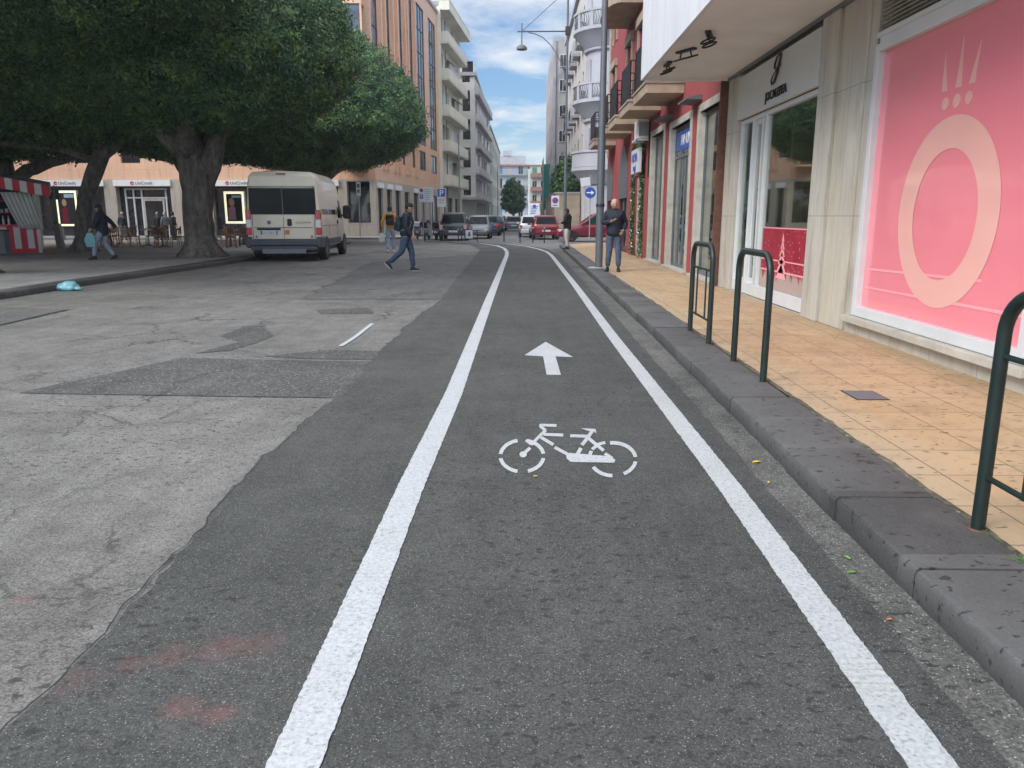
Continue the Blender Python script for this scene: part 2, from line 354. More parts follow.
# ------------------------------------------------------------------ mesh builder
class MB:
    def __init__(s): s.v = []; s.f = []; s.m = []; s.mi = 0
    def add(s, vs, fs):
        o = len(s.v); s.v += [tuple(p) for p in vs]
        for f in fs: s.f.append(tuple(i+o for i in f)); s.m.append(s.mi)
        return s
    def box(s, x0, x1, y0, y1, z0, z1):
        x0, x1 = sorted((x0, x1)); y0, y1 = sorted((y0, y1)); z0, z1 = sorted((z0, z1))
        return s.add([(x, y, z) for z in (z0, z1) for y in (y0, y1) for x in (x0, x1)],
                     [(0, 2, 3, 1), (4, 5, 7, 6), (0, 1, 5, 4), (2, 6, 7, 3), (0, 4, 6, 2), (1, 3, 7, 5)])
    def rbox(s, x0, x1, y0, y1, z0, z1, r=.02):
        """box with chamfered vertical and top edges (loft of octagons)"""
        rings = []
        for z, k in ((z0, r), (z0+r, 0), (z1-r, 0), (z1, r)):
            a, b, c, d = x0+k, x1-k, y0+k, y1-k
            rings.append([(a+r, c, z), (b-r, c, z), (b, c+r, z), (b, d-r, z), (b-r, d, z), (a+r, d, z), (a, d-r, z), (a, c+r, z)])
        return s.loft(rings)
    def quad(s, *p): return s.add(p, [tuple(range(len(p)))])
    def loft(s, rings, cap=True, closed=True):
        n = len(rings[0]); o = len(s.v); vs = [p for r in rings for p in r]; fs = []
        for i in range(len(rings)-1):
            for j in range(n if closed else n-1):
                k = (j+1) % n; fs.append((i*n+j, i*n+k, (i+1)*n+k, (i+1)*n+j))
        if cap: fs.append(tuple(range(n-1, -1, -1))); fs.append(tuple((len(rings)-1)*n+j for j in range(n)))
        return s.add(vs, fs)
    def tube(s, pts, r, n=8, cap=True, cyclic=False):
        pts = [Vector(p) for p in pts]; m = len(pts)
        rr = r if hasattr(r, '__len__') else [r]*m
        rings = []; up = None
        for i, p in enumerate(pts):
            if cyclic: d = pts[(i+1) % m]-pts[i-1]
            else: d = pts[min(i+1, m-1)]-pts[max(i-1, 0)]
            d = d.normalized() if d.length > 1e-9 else Vector((0, 0, 1))
            if up is None: up = Vector((0, 0, 1)) if abs(d.z) < .9 else Vector((1, 0, 0))
            a = d.cross(up)
            if a.length < 1e-6: a = d.orthogonal()
            a.normalize(); b = a.cross(d).normalized(); up = b
            rings.append([p+(a*math.cos(t)+b*math.sin(t))*rr[i] for t in [2*PI*k/n for k in range(n)]])
        if cyclic: rings.append(rings[0]); cap = False
        return s.loft(rings, cap)
    def cyl(s, p0, p1, r0, r1=None, n=16): return s.tube([p0, p1], [r0, r0 if r1 is None else r1], n)
    def prism(s, poly, f0, f1):
        """poly: 2D points; f0, f1 map a 2D point to 3D for both ends"""
        n = len(poly); vs = [f0(p) for p in poly]+[f1(p) for p in poly]
        fs = [tuple(range(n-1, -1, -1)), tuple(range(n, 2*n))]+[(i, (i+1) % n, n+(i+1) % n, n+i) for i in range(n)]
        return s.add(vs, fs)
    def flat(s, poly, z): return s.add([(x, y, z) for x, y in poly], [tuple(range(len(poly)))])
    def ball(s, c, r, nu=12, nv=8, fn=None):
        rx, ry, rz = r if hasattr(r, '__len__') else (r,)*3
        vs = [(0, 0, -1)]; fs = []
        for i in range(1, nv):
            a = -PI/2+PI*i/nv
            vs += [(math.cos(a)*math.cos(2*PI*j/nu), math.cos(a)*math.sin(2*PI*j/nu), math.sin(a)) for j in range(nu)]
        vs.append((0, 0, 1)); top = len(vs)-1
        for j in range(nu):
            k = (j+1) % nu; fs.append((0, 1+k, 1+j)); fs.append((top, top-nu+j, top-nu+k))
            for i in range(nv-2): fs.append((1+i*nu+j, 1+i*nu+k, 1+(i+1)*nu+k, 1+(i+1)*nu+j))
        out = []
        for p in vs:
            q = fn(p) if fn else p
            out.append((c[0]+q[0]*rx, c[1]+q[1]*ry, c[2]+q[2]*rz))
        return s.add(out, fs)
    def mesh(s, name, mats):
        me = bpy.data.meshes.new(name); me.from_pydata(s.v, [], s.f)
        for m in (mats if isinstance(mats, (list, tuple)) else [mats]): me.materials.append(M[m] if isinstance(m, str) else m)
        if any(s.m): me.polygons.foreach_set('material_index', s.m)
        me.update(); return me
    def build(s, name, mats, parent=None, smooth=False, bevel=0, loc=None, rot=None):
        me = s.mesh(name, mats)
        if smooth:
            me.polygons.foreach_set('use_smooth', [True]*len(me.polygons))
            if smooth is not True: me.set_sharp_from_angle(angle=R(smooth))
        o = bpy.data.objects.new(name, me); C.objects.link(o)
        if parent is not None: o.parent = parent
        if loc: o.location = loc
        if rot: o.rotation_euler = rot
        if bevel:
            b = o.modifiers.new('bevel', 'BEVEL'); b.width = bevel; b.segments = 2; b.limit_method = 'ANGLE'; b.angle_limit = R(40)
        return o
def tag(o, label=None, cat=None, group=None, kind=None):
    if label: o['label'] = label
    if cat: o['category'] = cat
    if group: o['group'] = group
    if kind: o['kind'] = kind
    return o
def thing(name, label, cat, loc=(0, 0, 0), rz=0, group=None, scale=1):
    o = bpy.data.objects.new(name, None); C.objects.link(o)
    o.location = loc; o.rotation_euler = (0, 0, rz); o.scale = (scale,)*3; o.empty_display_size = .2
    return tag(o, label, cat, group)
def dup(root, loc=None, rz=None, label=None, group=None, scale=None):
    def cp(o, par):
        c = o.copy(); C.objects.link(c); c.parent = par
        for ch in [x for x in o.children]: cp(ch, c)
        return c
    r = cp(root, None)
    if loc is not None: r.location = loc
    if rz is not None: r.rotation_euler = (0, 0, rz)
    if scale: r.scale = (scale,)*3
    if label: r['label'] = label
    if group: r['group'] = group
    return r
def struct(mb, name, mat, **k): return tag(mb.build(name, mat, **k), kind='structure')
def text(body, size, mat, parent, loc, rot=(PI/2, 0, 0), ext=.004, name='lettering', align='CENTER', sx=1., shear=0., bold=0.):
    cu = bpy.data.curves.new(name, 'FONT'); cu.body = body; cu.size = size; cu.extrude = ext; cu.align_x = align
    cu.resolution_u = 3; cu.shear = shear; cu.offset = bold
    tmp = bpy.data.objects.new('tmp', cu); C.objects.link(tmp)
    dg = bpy.context.evaluated_depsgraph_get(); me = bpy.data.meshes.new_from_object(tmp.evaluated_get(dg))
    bpy.data.objects.remove(tmp); me.materials.clear(); me.materials.append(M[mat])
    o = bpy.data.objects.new(name, me); C.objects.link(o); o.parent = parent; o.location = loc; o.rotation_euler = rot; o.scale = (sx, 1, 1)
    return o
def arc(cx, cy, r, a0, a1, n): return [(cx+r*math.cos(a0+(a1-a0)*i/n), cy+r*math.sin(a0+(a1-a0)*i/n)) for i in range(n+1)]

# ================================================================== GROUND
def interp(path, y):
    for (xa, ya), (xb, yb) in zip(path, path[1:]):
        if y <= yb: return xa+(xb-xa)*max(0, (y-ya))/(yb-ya)
    return path[-1][0]
struct(MB().flat([(-400, -60), (400, -60), (400, 900), (-400, 900)], 0), 'ground', 'asphalt_far')
# old pale asphalt of the carriageway
struct(MB().flat([(-9.25, -8), (-1.3, -8), (-1.3, 30), (-2.2, 40), (-6, 44), (-9.25, 44)], .004), 'road', 'asphalt_old')
seam = [(-1.5, -8), (-1.49, 1.9), (-1.46, 2.9), (-1.6, 4.46), (-1.51, 6.2), (-1.57, 7.8), (-1.54, 11.5), (-1.46, 13.6), (-1.71, 25.1), (-1.87, 34), (-2.6, 39.5), (-4.2, 43.2), (-5.6, 44.2)]
def dens(path, step=.06, amp=.02, far=14, axis=0):
    out = []; 
    for (xa, ya), (xb, yb) in zip(path, path[1:]):
        L = math.hypot(xb-xa, yb-ya); n = max(1, int(L/(step if ya < far else 1.)))
        for i in range(n):
            x = xa+(xb-xa)*i/n; y = ya+(yb-ya)*i/n
            x += (noise.noise(Vector((y*1.6, x, 3)))*1.6+noise.noise(Vector((y*7, x*7, 1)))*.9+noise.noise(Vector((y*21, x*21, 1)))*.35)*amp
            out.append((x, y))
    out.append(path[-1]); return out
rightline = [(1.09, -8), (1.1, 2), (1.125, 4), (1.1, 9.1), (1.11, 16.6), (1.07, 29), (.98, 32), (.72, 34.6), (.2, 37.8), (-.9, 41.4), (-2.2, 43.4), (-3.9, 44.9)]
leftline = [(-.59, -8), (-.61, 2), (-.605, 4), (-.57, 6.2), (-.59, 13.6), (-.6, 25), (-.6, 29), (-.66, 32.2), (-.85, 35.5), (-1.3, 38.8), (-2.3, 42.0), (-3.9, 43.6)]
lane_r = [(1.32, -8), (1.31, 2), (1.34, 5), (1.36, 12), (1.38, 30), (1.1, 34.8), (.4, 38.2), (-.8, 42), (-2.3, 44.2), (-5.6, 45.6)]
struct(MB().flat(dens(seam, .05, .035)+dens(lane_r, .06, .012)[::-1], .012), 'cycle_lane', 'asphalt_dark')
kerbx = [(1.50, -8), (1.5, 3), (1.55, 5.3), (1.6, 10.4), (1.68, 25), (1.72, 36)]
struct(MB().flat([(x-.0, y) for x, y in dens([(1.30, -8), (1.31, 5), (1.33, 12), (1.36, 30), (1.3, 35)], .06, .02)]+[(1.8, 36), (1.8, -8)], .008), 'gutter', 'gutter')
# asphalt repairs
for i, (poly, mat_, amp) in enumerate([
    ([(-4.2, 6.2), (-1.4, 6.05), (-1.4, 7.66), (-2.3, 7.72), (-3.55, 7.85)], 'asphalt_patch', .03),
    ([(-3.94, 13.5), (-1.35, 13.6), (-1.5, 25.1), (-1.8, 30), (-4.9, 25.4)], 'asphalt_patch_pale', .08),
    ([(-3.5, 8.1), (-3.2, 8.3), (-3.05, 9.3), (-3.5, 10.3), (-3.75, 10.2), (-3.7, 9.3), (-3.35, 8.9)], 'asphalt_patch', .05),
    ([(-3.28, 12.08), (-2.46, 12.3), (-2.25, 11.6), (-3.04, 11.5)], 'asphalt_patch', .03),
    ([(-2.72, 7.95), (-2.13, 8.36), (-1.4, 8.25), (-1.4, 7.76), (-2.26, 7.80)], 'asphalt_patch', .03),
    ([(-9.2, 2), (-7.16, 2), (-7.12, 10.3), (-7.2, 12.0), (-9.2, 12.6)], 'asphalt_patch_pale', .02)]):
    p = dens(poly+[poly[0]], .08, amp, far=99)[:-1]
    struct(MB().flat(p, .008+.0003*i), 'asphalt_patch', mat_)
struct(MB().flat(dens([(-7.15, 2), (-7.10, 10.3), (-7.17, 12)], .1, .02)+dens([(-7.11, 2), (-7.05, 10.3), (-7.13, 12)], .1, .02)[::-1], .013), 'asphalt_seam', 'joint')
# hairline cracks and a tar-filled seam in the old asphalt
def crack(pts, w, amp=.05, z=.0135, name='asphalt_crack'):
    p = dens(pts, .05, amp, far=99); a = []; b = []
    for i, (x, y) in enumerate(p):
        j = min(i+1, len(p)-1); k = max(i-1, 0); d = Vector((p[j][0]-p[k][0], p[j][1]-p[k][1]))
        if d.length < 1e-6: continue
        d.normalize(); q = w*(.35+.9*abs(noise.noise(Vector((x*9, y*9, 2))))) * min(1, .25+min(i, len(p)-1-i)/6)
        a.append((x-d.y*q, y+d.x*q, z)); b.append((x+d.y*q, y-d.x*q, z))
    n = len(a); m = MB(); m.add(a+b, [(i, n+i, n+i+1, i+1) for i in range(n-1)]); return struct(m, name, 'joint')
crack([(-1.52, 1.2), (-1.49, 2.4), (-1.5, 3.4), (-1.58, 4.46), (-1.53, 6.0)], .006, .035, .0128)
crack([(-4.1, 6.18), (-2.9, 6.12), (-1.5, 6.06)], .006, .03)
crack([(-4.6, 5.9), (-3.8, 5.5), (-3.4, 5.6), (-2.7, 5.2), (-2.2, 5.35)], .006, .12)
crack([(-3.4, 5.6), (-3.1, 5.0), (-3.3, 4.5)], .005, .1)
crack([(-6.9, 7.0), (-5.6, 6.4), (-4.8, 6.6), (-4.1, 6.2)], .007, .15)
crack([(-2.7, 5.2), (-2.5, 5.9), (-2.1, 6.1)], .005, .08)
crack([(-8.9, 9.4), (-7.4, 9.0), (-6.0, 9.5), (-4.8, 9.1), (-3.7, 9.3)], .008, .2)
crack([(-3.95, 13.5), (-5.5, 15.4), (-6.2, 18.0), (-7.9, 19.5)], .010, .25)
crack([(-4.9, 25.3), (-3.94, 13.5)], .010, .12)
crack([(-1.5, 13.55), (-2.6, 13.6), (-3.94, 13.5)], .008, .06)
crack([(-2.9, 2.2), (-2.5, 2.9), (-2.6, 3.6), (-2.1, 4.3), (-1.65, 4.6)], .0035, .08)
# painted lines
def line_mesh(path, w, z=.016):
    a = []; b = []
    pts = []
    for (xa, ya), (xb, yb) in zip(path, path[1:]):
        n = max(1, int(math.hypot(xb-xa, yb-ya)/(.016 if ya < 12 else .3)))
        pts += [(xa+(xb-xa)*i/n, ya+(yb-ya)*i/n) for i in range(n)]
    pts.append(path[-1])
    for i, (x, y) in enumerate(pts):
        j = min(i+1, len(pts)-1); k = max(i-1, 0)
        d = Vector((pts[j][0]-pts[k][0], pts[j][1]-pts[k][1])).normalized(); nx, ny = d.y, -d.x
        e = .0045 if y < 12 else 0
        e1 = noise.noise(Vector((y*9, 1, 0)))*e*.7+random.uniform(-e, e)*.6; e2 = noise.noise(Vector((y*9, 9, 0)))*e*.7+random.uniform(-e, e)*.6
        a.append((x-nx*(w/2+e1), y-ny*(w/2+e1), z)); b.append((x+nx*(w/2+e2), y+ny*(w/2+e2), z))
    mb = MB(); n = len(a); mb.add(a+b, [(i, n+i, n+i+1, i+1) for i in range(n-1)]); return mb
struct(line_mesh(leftline, .145), 'lane_line', 'paint')
struct(line_mesh(rightline, .135), 'lane_line', 'paint')
struct(line_mesh([(-2.06, 8.58), (-2.04, 9.3), (-2.06, 10.45)], .055, .0125), 'painted_dash', 'paint')
# arrow and bicycle symbol: plan outlines in metres, worn paint
def sym(zx, zy):   # plan of the stencil, written in the units of a squared drawing
    X = 470+zx/4.267; Y = 320+zy/4.267
    f = 770.; cp, sp = math.cos(R(12.308)), math.sin(R(12.308)); cy, sy = math.cos(R(.8)), math.sin(R(.8))
    a = (X-512)/f; b = (384-Y)/f
    r = (-sy*cp+a*cy-b*sy*sp, cy*cp+a*sy+b*cy*sp, -sp+b*cp); t = -1.434/r[2]
    return (t*r[0], t*r[1])
mb = MB(); mb.flat([sym(*p) for p in [(323, 93), (440, 158), (365, 155), (388, 234), (327, 233), (312, 155), (232, 150)]], .016)
struct(mb, 'lane_arrow', 'paint')
mb = MB()
def stroke(pts, w=13, wy=10):
    w *= 1.2; wy *= 1.25
    # stroke drawn in the stencil's units with a flat nib
    for (a, b) in zip(pts, pts[1:]):
        d = Vector((b[0]-a[0], b[1]-a[1])); L = d.length or 1; nx, ny = -d.y/L, d.x/L
        hx, hy = nx*w/2, ny*wy/2; ex, ey = d.x/L*1.0, d.y/L*1.0
        mb.flat([sym(*p) for p in ((a[0]+hx-ex, a[1]+hy-ey), (b[0]+hx+ex, b[1]+hy+ey), (b[0]-hx+ex, b[1]-hy+ey), (a[0]-hx-ex, a[1]-hy-ey))], .016+.0002*(len(mb.f) % 7))
def ell(cx, cy, rx, ry, a0, a1, n=10):
    o = [(cx+(rx+8)*math.cos(R(a)), cy+(ry+7.5)*math.sin(R(a))) for a in [a0+(a1-a0)*i/n for i in range(n+1)]]
    q = [(cx+(rx-8)*math.cos(R(a)), cy+(ry-7.5)*math.sin(R(a))) for a in [a0+(a1-a0)*i/n for i in range(n+1)]]
    mb.flat([sym(*p) for p in o+q[::-1]], .016)
for a0, a1 in ((187, 258), (102, 172), (8, 74), (285, 352)): ell(222, 580, 92, 67, a0, a1)
for a0, a1 in ((262, 352), (8, 62), (92, 152)): ell(611, 594, 96, 70, a0, a1)
mb.flat([sym(227+16*math.cos(a), 574+13*math.sin(a)) for a in [2*PI*k/12 for k in range(12)]], .0172)
stroke([(234, 566), (256, 546)]); stroke([(240, 513), (262, 529)]); stroke([(262, 532), (300, 492), (322, 472), (299, 452), (304, 448), (368, 450)], 12, 9)
stroke([(315, 488), (397, 491)], 12, 10); stroke([(428, 494), (498, 496)], 12, 10); stroke([(300, 499), (355, 532)]); stroke([(362, 544), (425, 578)])
mb.flat([sym(*p) for p in [(472, 462), (535, 465), (540, 482), (518, 476), (498, 471)]], .0168)
stroke([(519, 478), (498, 508), (478, 532)], 14, 10); stroke([(473, 547), (458, 574)], 14, 10); stroke([(500, 500), (570, 557)]); stroke([(576, 523), (546, 531), (522, 552)]); stroke([(517, 560), (512, 574)])
mb.flat([sym(*p) for p in [(410, 575), (425, 567), (470, 571), (600, 582), (621, 597), (615, 609), (430, 606), (413, 592)]], .0165)
stroke([(576, 570), (606, 589)], 13, 9)
struct(mb, 'bicycle_symbol', 'paint')

# kerb on the right, stone by stone, turning into the side street at its far end
kpath = [(1.50, -3.5)]
y = -3.5
mbk = MB(); y = -3.6; i = 0
while y < 36.2:
    L = .72*random.uniform(.9, 1.1) if y < 20 else 1.4
    xa, xb = interp(kerbx, y), interp(kerbx, y+L); w = .47 if y < 5 else .43
    j = random.uniform(-.006, .006); h = PV+random.uniform(-.004, .004); g = .003
    prof = [(0, -.02), (0, h-.022), (.008, h-.007), (.024, h), (w, h), (w, -.02)]
    mbk.loft([[(xx+j+px+.008*(noise.noise(Vector((yy*6, px*9, pz*9)))), yy, pz+(.004*noise.noise(Vector((yy*4, px*7, 3))) if pz > 0 else 0)) for px, pz in prof]
              for xx, yy in [(xa+(xb-xa)*q, y+g+(L-2*g)*q) for q in (0, .02, .2, .4, .6, .8, .98, 1)]])
    y += L
for k in range(9):   # the corner
    a0 = PI-PI/2*k/9; a1 = PI-PI/2*(k+1)/9
    rings = []
    for a in (a0-.004, (a0+a1)/2, a1+.004):
        rings.append([(5.74+(4.0-px)*math.cos(a), 36.6+(4.0-px)*math.sin(a), pz) for px, pz in [(0, -.02), (0, .11), (.02, PV), (.43, PV), (.43, -.02)]])
    mbk.loft(rings)
mbk.box(5.75, 14, 40.17, 40.6, -.02, PV)
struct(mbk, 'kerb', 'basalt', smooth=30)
tile_edge = [(1.95, -4), (1.97, 3), (2.0, 5.5), (2.03, 10), (2.1, 25), (2.14, 36.6)]
pav = [(interp(tile_edge, yy), yy) for yy in [-4, 3, 5.5, 10, 25, 36.6]]+[(5.74+3.58*math.cos(PI-PI/2*k/8), 36.6+3.58*math.sin(PI-PI/2*k/8)) for k in range(1, 9)]+[(14, 40.18), (14, -4)]
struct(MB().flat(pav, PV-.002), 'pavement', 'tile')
wd = MB()
wd.flat(dens([(1.955, -3), (1.975, 3), (2.0, 5.5), (2.03, 10), (2.08, 18)], .04, .012)+dens([(1.99, -3), (2.01, 3), (2.035, 5.5), (2.06, 10), (2.1, 18)], .04, .018)[::-1], PV+.003)
struct(wd, 'pavement_joint', 'weeds_dirt')
wd = MB()
for k in range(260):
    yy = random.choice([random.uniform(2.2, 9), random.uniform(2.6, 3.1), random.uniform(4.2, 4.6)]); xx = interp(tile_edge, yy)+random.gauss(.012, .012)
    a = random.uniform(0, 2*PI); L = random.uniform(.008, .028)
    wd.add([(xx, yy, PV), (xx+.003, yy+.002, PV), (xx+math.cos(a)*L, yy+math.sin(a)*L, PV+random.uniform(.004, .016))], [(0, 1, 2)])
for k in range(70):
    a = random.uniform(-.5, .4); L = random.uniform(.03, .09); xx = 1.965+random.gauss(0, .008); yy = 2.83+random.gauss(0, .012)
    wd.add([(xx, yy, PV), (xx+.002, yy+.004, PV), (xx+math.cos(a+PI*(k % 3 == 0))*L, yy+math.sin(a)*L*.4, PV+random.uniform(.004, .03))], [(0, 1, 2)])
tag(wd.build('weeds', 'weeds_leaf' if 'weeds_leaf' in M else 'green_leaf'), 'thin weeds growing in the joint between kerb and tiles', 'weeds', kind='stuff')
gr = MB()
for k in range(900):   # loose grit lying in the gutter
    yy = 1.6+random.random()**1.6*12; xx = random.uniform(1.25, interp(kerbx, yy)-.01); r = random.uniform(.0015, .0055)
    gr.ball((xx, yy, .009), (r, r*.8, r*.6), 5, 3)
tag(gr.build('gutter_grit', 'gutter'), 'loose grit and crumbs of stone lying along the gutter', 'grit', kind='stuff')

# left piazza
struct(MB().flat([(-70, -8), (-9.5, -8), (-9.5, 41), (-10.6, 43), (-13, 44), (-70, 44)], PV-.002), 'piazza_pavement', 'piazza')
mbk = MB(); y = -8
lk = [(-9.2, -8), (-9.26, 13.5), (-9.3, 16.5), (-9.1, 20.5), (-9.0, 25), (-9.1, 41)]
while y < 40.8:
    L = 1.0; xa, xb = interp(lk, y), interp(lk, y+L)
    mbk.loft([[(xx-px, yy, pz) for px, pz in [(0, -.02), (0, .105), (.03, PV), (.34, PV), (.34, -.02)]] for xx, yy in ((xa, y+.005), (xb, y+L-.005))])
    y += L
for k in range(6):
    a0, a1 = PI/2*k/6, PI/2*(k+1)/6
    mbk.loft([[(-12.1+(3.0-px)*math.cos(a), 40.9+(3.0-px)*math.sin(a), pz) for px, pz in [(0, -.02), (0, .105), (.03, PV), (.34, PV), (.34, -.02)]] for a in (a0, a1)])
mbk.box(-70, -12.1, 43.56, 43.9, -.02, PV)
struct(mbk, 'piazza_kerb', 'basalt', smooth=30)
struct(MB().flat([(-70, 49.6), (-9.0, 49.6), (-8.0, 50.4), (-2.6, 126), (-9, 126), (-9.85, 53.4), (-70, 53.4)], .11), 'bank_pavement', 'concrete')
struct(MB().box(-70, -9.0, 49.4, 49.6, 0, .114), 'bank_kerb', 'concrete')
struct(MB().box(3.0, 30, 52.0, 62, 0, .12).box(2.4, 30, 62.01, 125, 0, .12), 'side_pavement', 'concrete')

# ================================================================== FACADES
def facade(parent, fr, x0, x1, z0, z1, ops, mat, depth=.22, name='wall', cache={}):
    loc, rz = fr; mb = MB()
    xs = sorted({x0, x1, *[o[0] for o in ops], *[o[1] for o in ops]}); zs = sorted({z0, z1, *[o[2] for o in ops], *[o[3] for o in ops]})
    for xa, xb in zip(xs, xs[1:]):
        run = None
        for za, zb in zip(zs, zs[1:]):
            cx, cz = (xa+xb)/2, (za+zb)/2
            hole = any(o[0] < cx < o[1] and o[2] < cz < o[3] for o in ops)
            if not hole: mb.quad((xa, 0, za), (xb, 0, za), (xb, 0, zb), (xa, 0, zb))
    for o in ops:
        a, b, c, d = o[:4]
        mb.quad((a, 0, c), (a, depth, c), (a, depth, d), (a, 0, d)).quad((b, 0, c), (b, 0, d), (b, depth, d), (b, depth, c))
        mb.quad((a, 0, d), (a, depth, d), (b, depth, d), (b, 0, d)).quad((a, 0, c), (b, 0, c), (b, depth, c), (a, depth, c))
    e = .006; mb.quad((x0+e, 0, z0), (x0+e, 0, z1), (x0+e, depth+.2, z1), (x0+e, depth+.2, z0)).quad((x1-e, 0, z0), (x1-e, depth+.2, z0), (x1-e, depth+.2, z1), (x1-e, 0, z1))
    mb.quad((x0, 0, z1), (x1, 0, z1), (x1, depth+.3, z1), (x0, depth+.3, z1))
    w = mb.build(name, mat, parent, loc=loc, rot=(0, 0, rz))
    for o in ops:
        st = o[4] if len(o) > 4 else None
        if st: window(parent, fr, *o[:4], depth, **st)
    return w
def window(parent, fr, a, b, c, d, depth, frame='white_frame', pane='glass_dark', nx=2, nz=1, fw=.06, shutter=None, sill=None, name='window', cache={}):
    loc, rz = fr; W, H = b-a, d-c
    ct, st = math.cos(rz), math.sin(rz)
    pl = (loc[0]+a*ct, loc[1]+a*st, loc[2]+c)
    key = (round(W, 2), round(H, 2), frame, pane, nx, nz, fw, shutter, sill, round(depth, 2))
    if key not in cache:
        mb = MB(); y0, y1 = depth-.09, depth-.02
        mb.box(0, fw, y0, y1, 0, H).box(W-fw, W, y0, y1, 0, H).box(fw, W-fw, y0, y1, 0, fw).box(fw, W-fw, y0, y1, H-fw, H)
        for i in range(1, nx): x = W*i/nx; mb.box(x-fw*.4, x+fw*.4, y0+.005, y1-.005, fw, H-fw)
        for i in range(1, nz): z = H*i/nz; mb.box(fw, W-fw, y0+.01, y1-.01, z-fw*.4, z+fw*.4)
        if sill: mb.box(-.08, W+.08, -.1, depth-.1, -.09, -.003)
        me1 = mb.mesh(name, frame)
        me2 = MB().box(fw*.5, W-fw*.5, depth-.045, depth-.035, fw*.5, H-fw*.5).mesh('pane', pane)
        me3 = None
        if shutter:
            s = MB(); n = max(2, int(H/.12)); hh = H*(.98)
            for k in range(2):
                xa, xb = (.02, W/2-.02) if k == 0 else (W/2+.02, W-.02)
                s.box(xa, xb, .03, .055, .02, hh)
                for i in range(n): s.box(xa+.05, xb-.05, .015, .032, .04+i*hh/n, .04+i*hh/n+hh/n*.6)
            me3 = s.mesh('shutter', shutter)
        cache[key] = (me1, me2, me3)
    me1, me2, me3 = cache[key]
    o = bpy.data.objects.new(name, me1); C.objects.link(o); o.parent = parent; o.location = pl; o.rotation_euler = (0, 0, rz)
    p = bpy.data.objects.new('pane', me2); C.objects.link(p); p.parent = o
    if me3: q = bpy.data.objects.new('shutter', me3); C.objects.link(q); q.parent = o
    return o
def bulk(parent, fr, x0, x1, y0, y1, z0, z1, mat, roof='concrete'):
    loc, rz = fr
    MB().box(x0+.01, x1-.01, y0, y1, z0, z1-.01).build('rear_wall', mat, parent, loc=loc, rot=(0, 0, rz))
    m = MB().box(x0-.15, x1+.15, -.12, y1+.1, z1, z1+.35)
    m.build('roof', roof, parent, loc=loc, rot=(0, 0, rz))
def rail(mb, pts, z, h=1., step=.11, r=.011, top=.02):
    for a, b in zip(pts, pts[1:]):
        L = math.hypot(b[0]-a[0], b[1]-a[1]); n = max(1, int(L/step))
        for i in range(n+1):
            x = a[0]+(b[0]-a[0])*i/n; y = a[1]+(b[1]-a[1])*i/n; mb.box(x-r, x+r, y-r, y+r, z, z+h)
        for zz in (z+.06, z+h): mb.tube([(a[0], a[1], zz), (b[0], b[1], zz)], top, 6)
def balcony(parent, fr, x0, x1, z, d=.95, t=.18, slab='balcony_stone', style='bars', h=1.02, railmat='dark_metal'):
    loc, rz = fr
    m = MB(); m.box(x0, x1, -d, -.001, z, z+t).box(x0-.03, x1+.03, -d-.03, -.001, z+t-.06, z+t+.002)
    b = m.build('balcony', slab, parent, loc=loc, rot=(0, 0, rz), bevel=.01)
    m = MB(); p = [(x0+.04, -.02), (x0+.04, -d+.04), (x1-.04, -d+.04), (x1-.04, -.02)]
    if style == 'bars': rail(m, p, z+t, h)
    elif style == 'solid':
        m.box(x0, x1, -d, -d+.1, z+t, z+t+h).box(x0, x0+.1, -d+.1, -.003, z+t, z+t+h).box(x1-.1, x1, -d+.1, -.003, z+t, z+t+h)
    o = m.build('parapet' if style == 'solid' else 'railing', railmat, b)
    return b

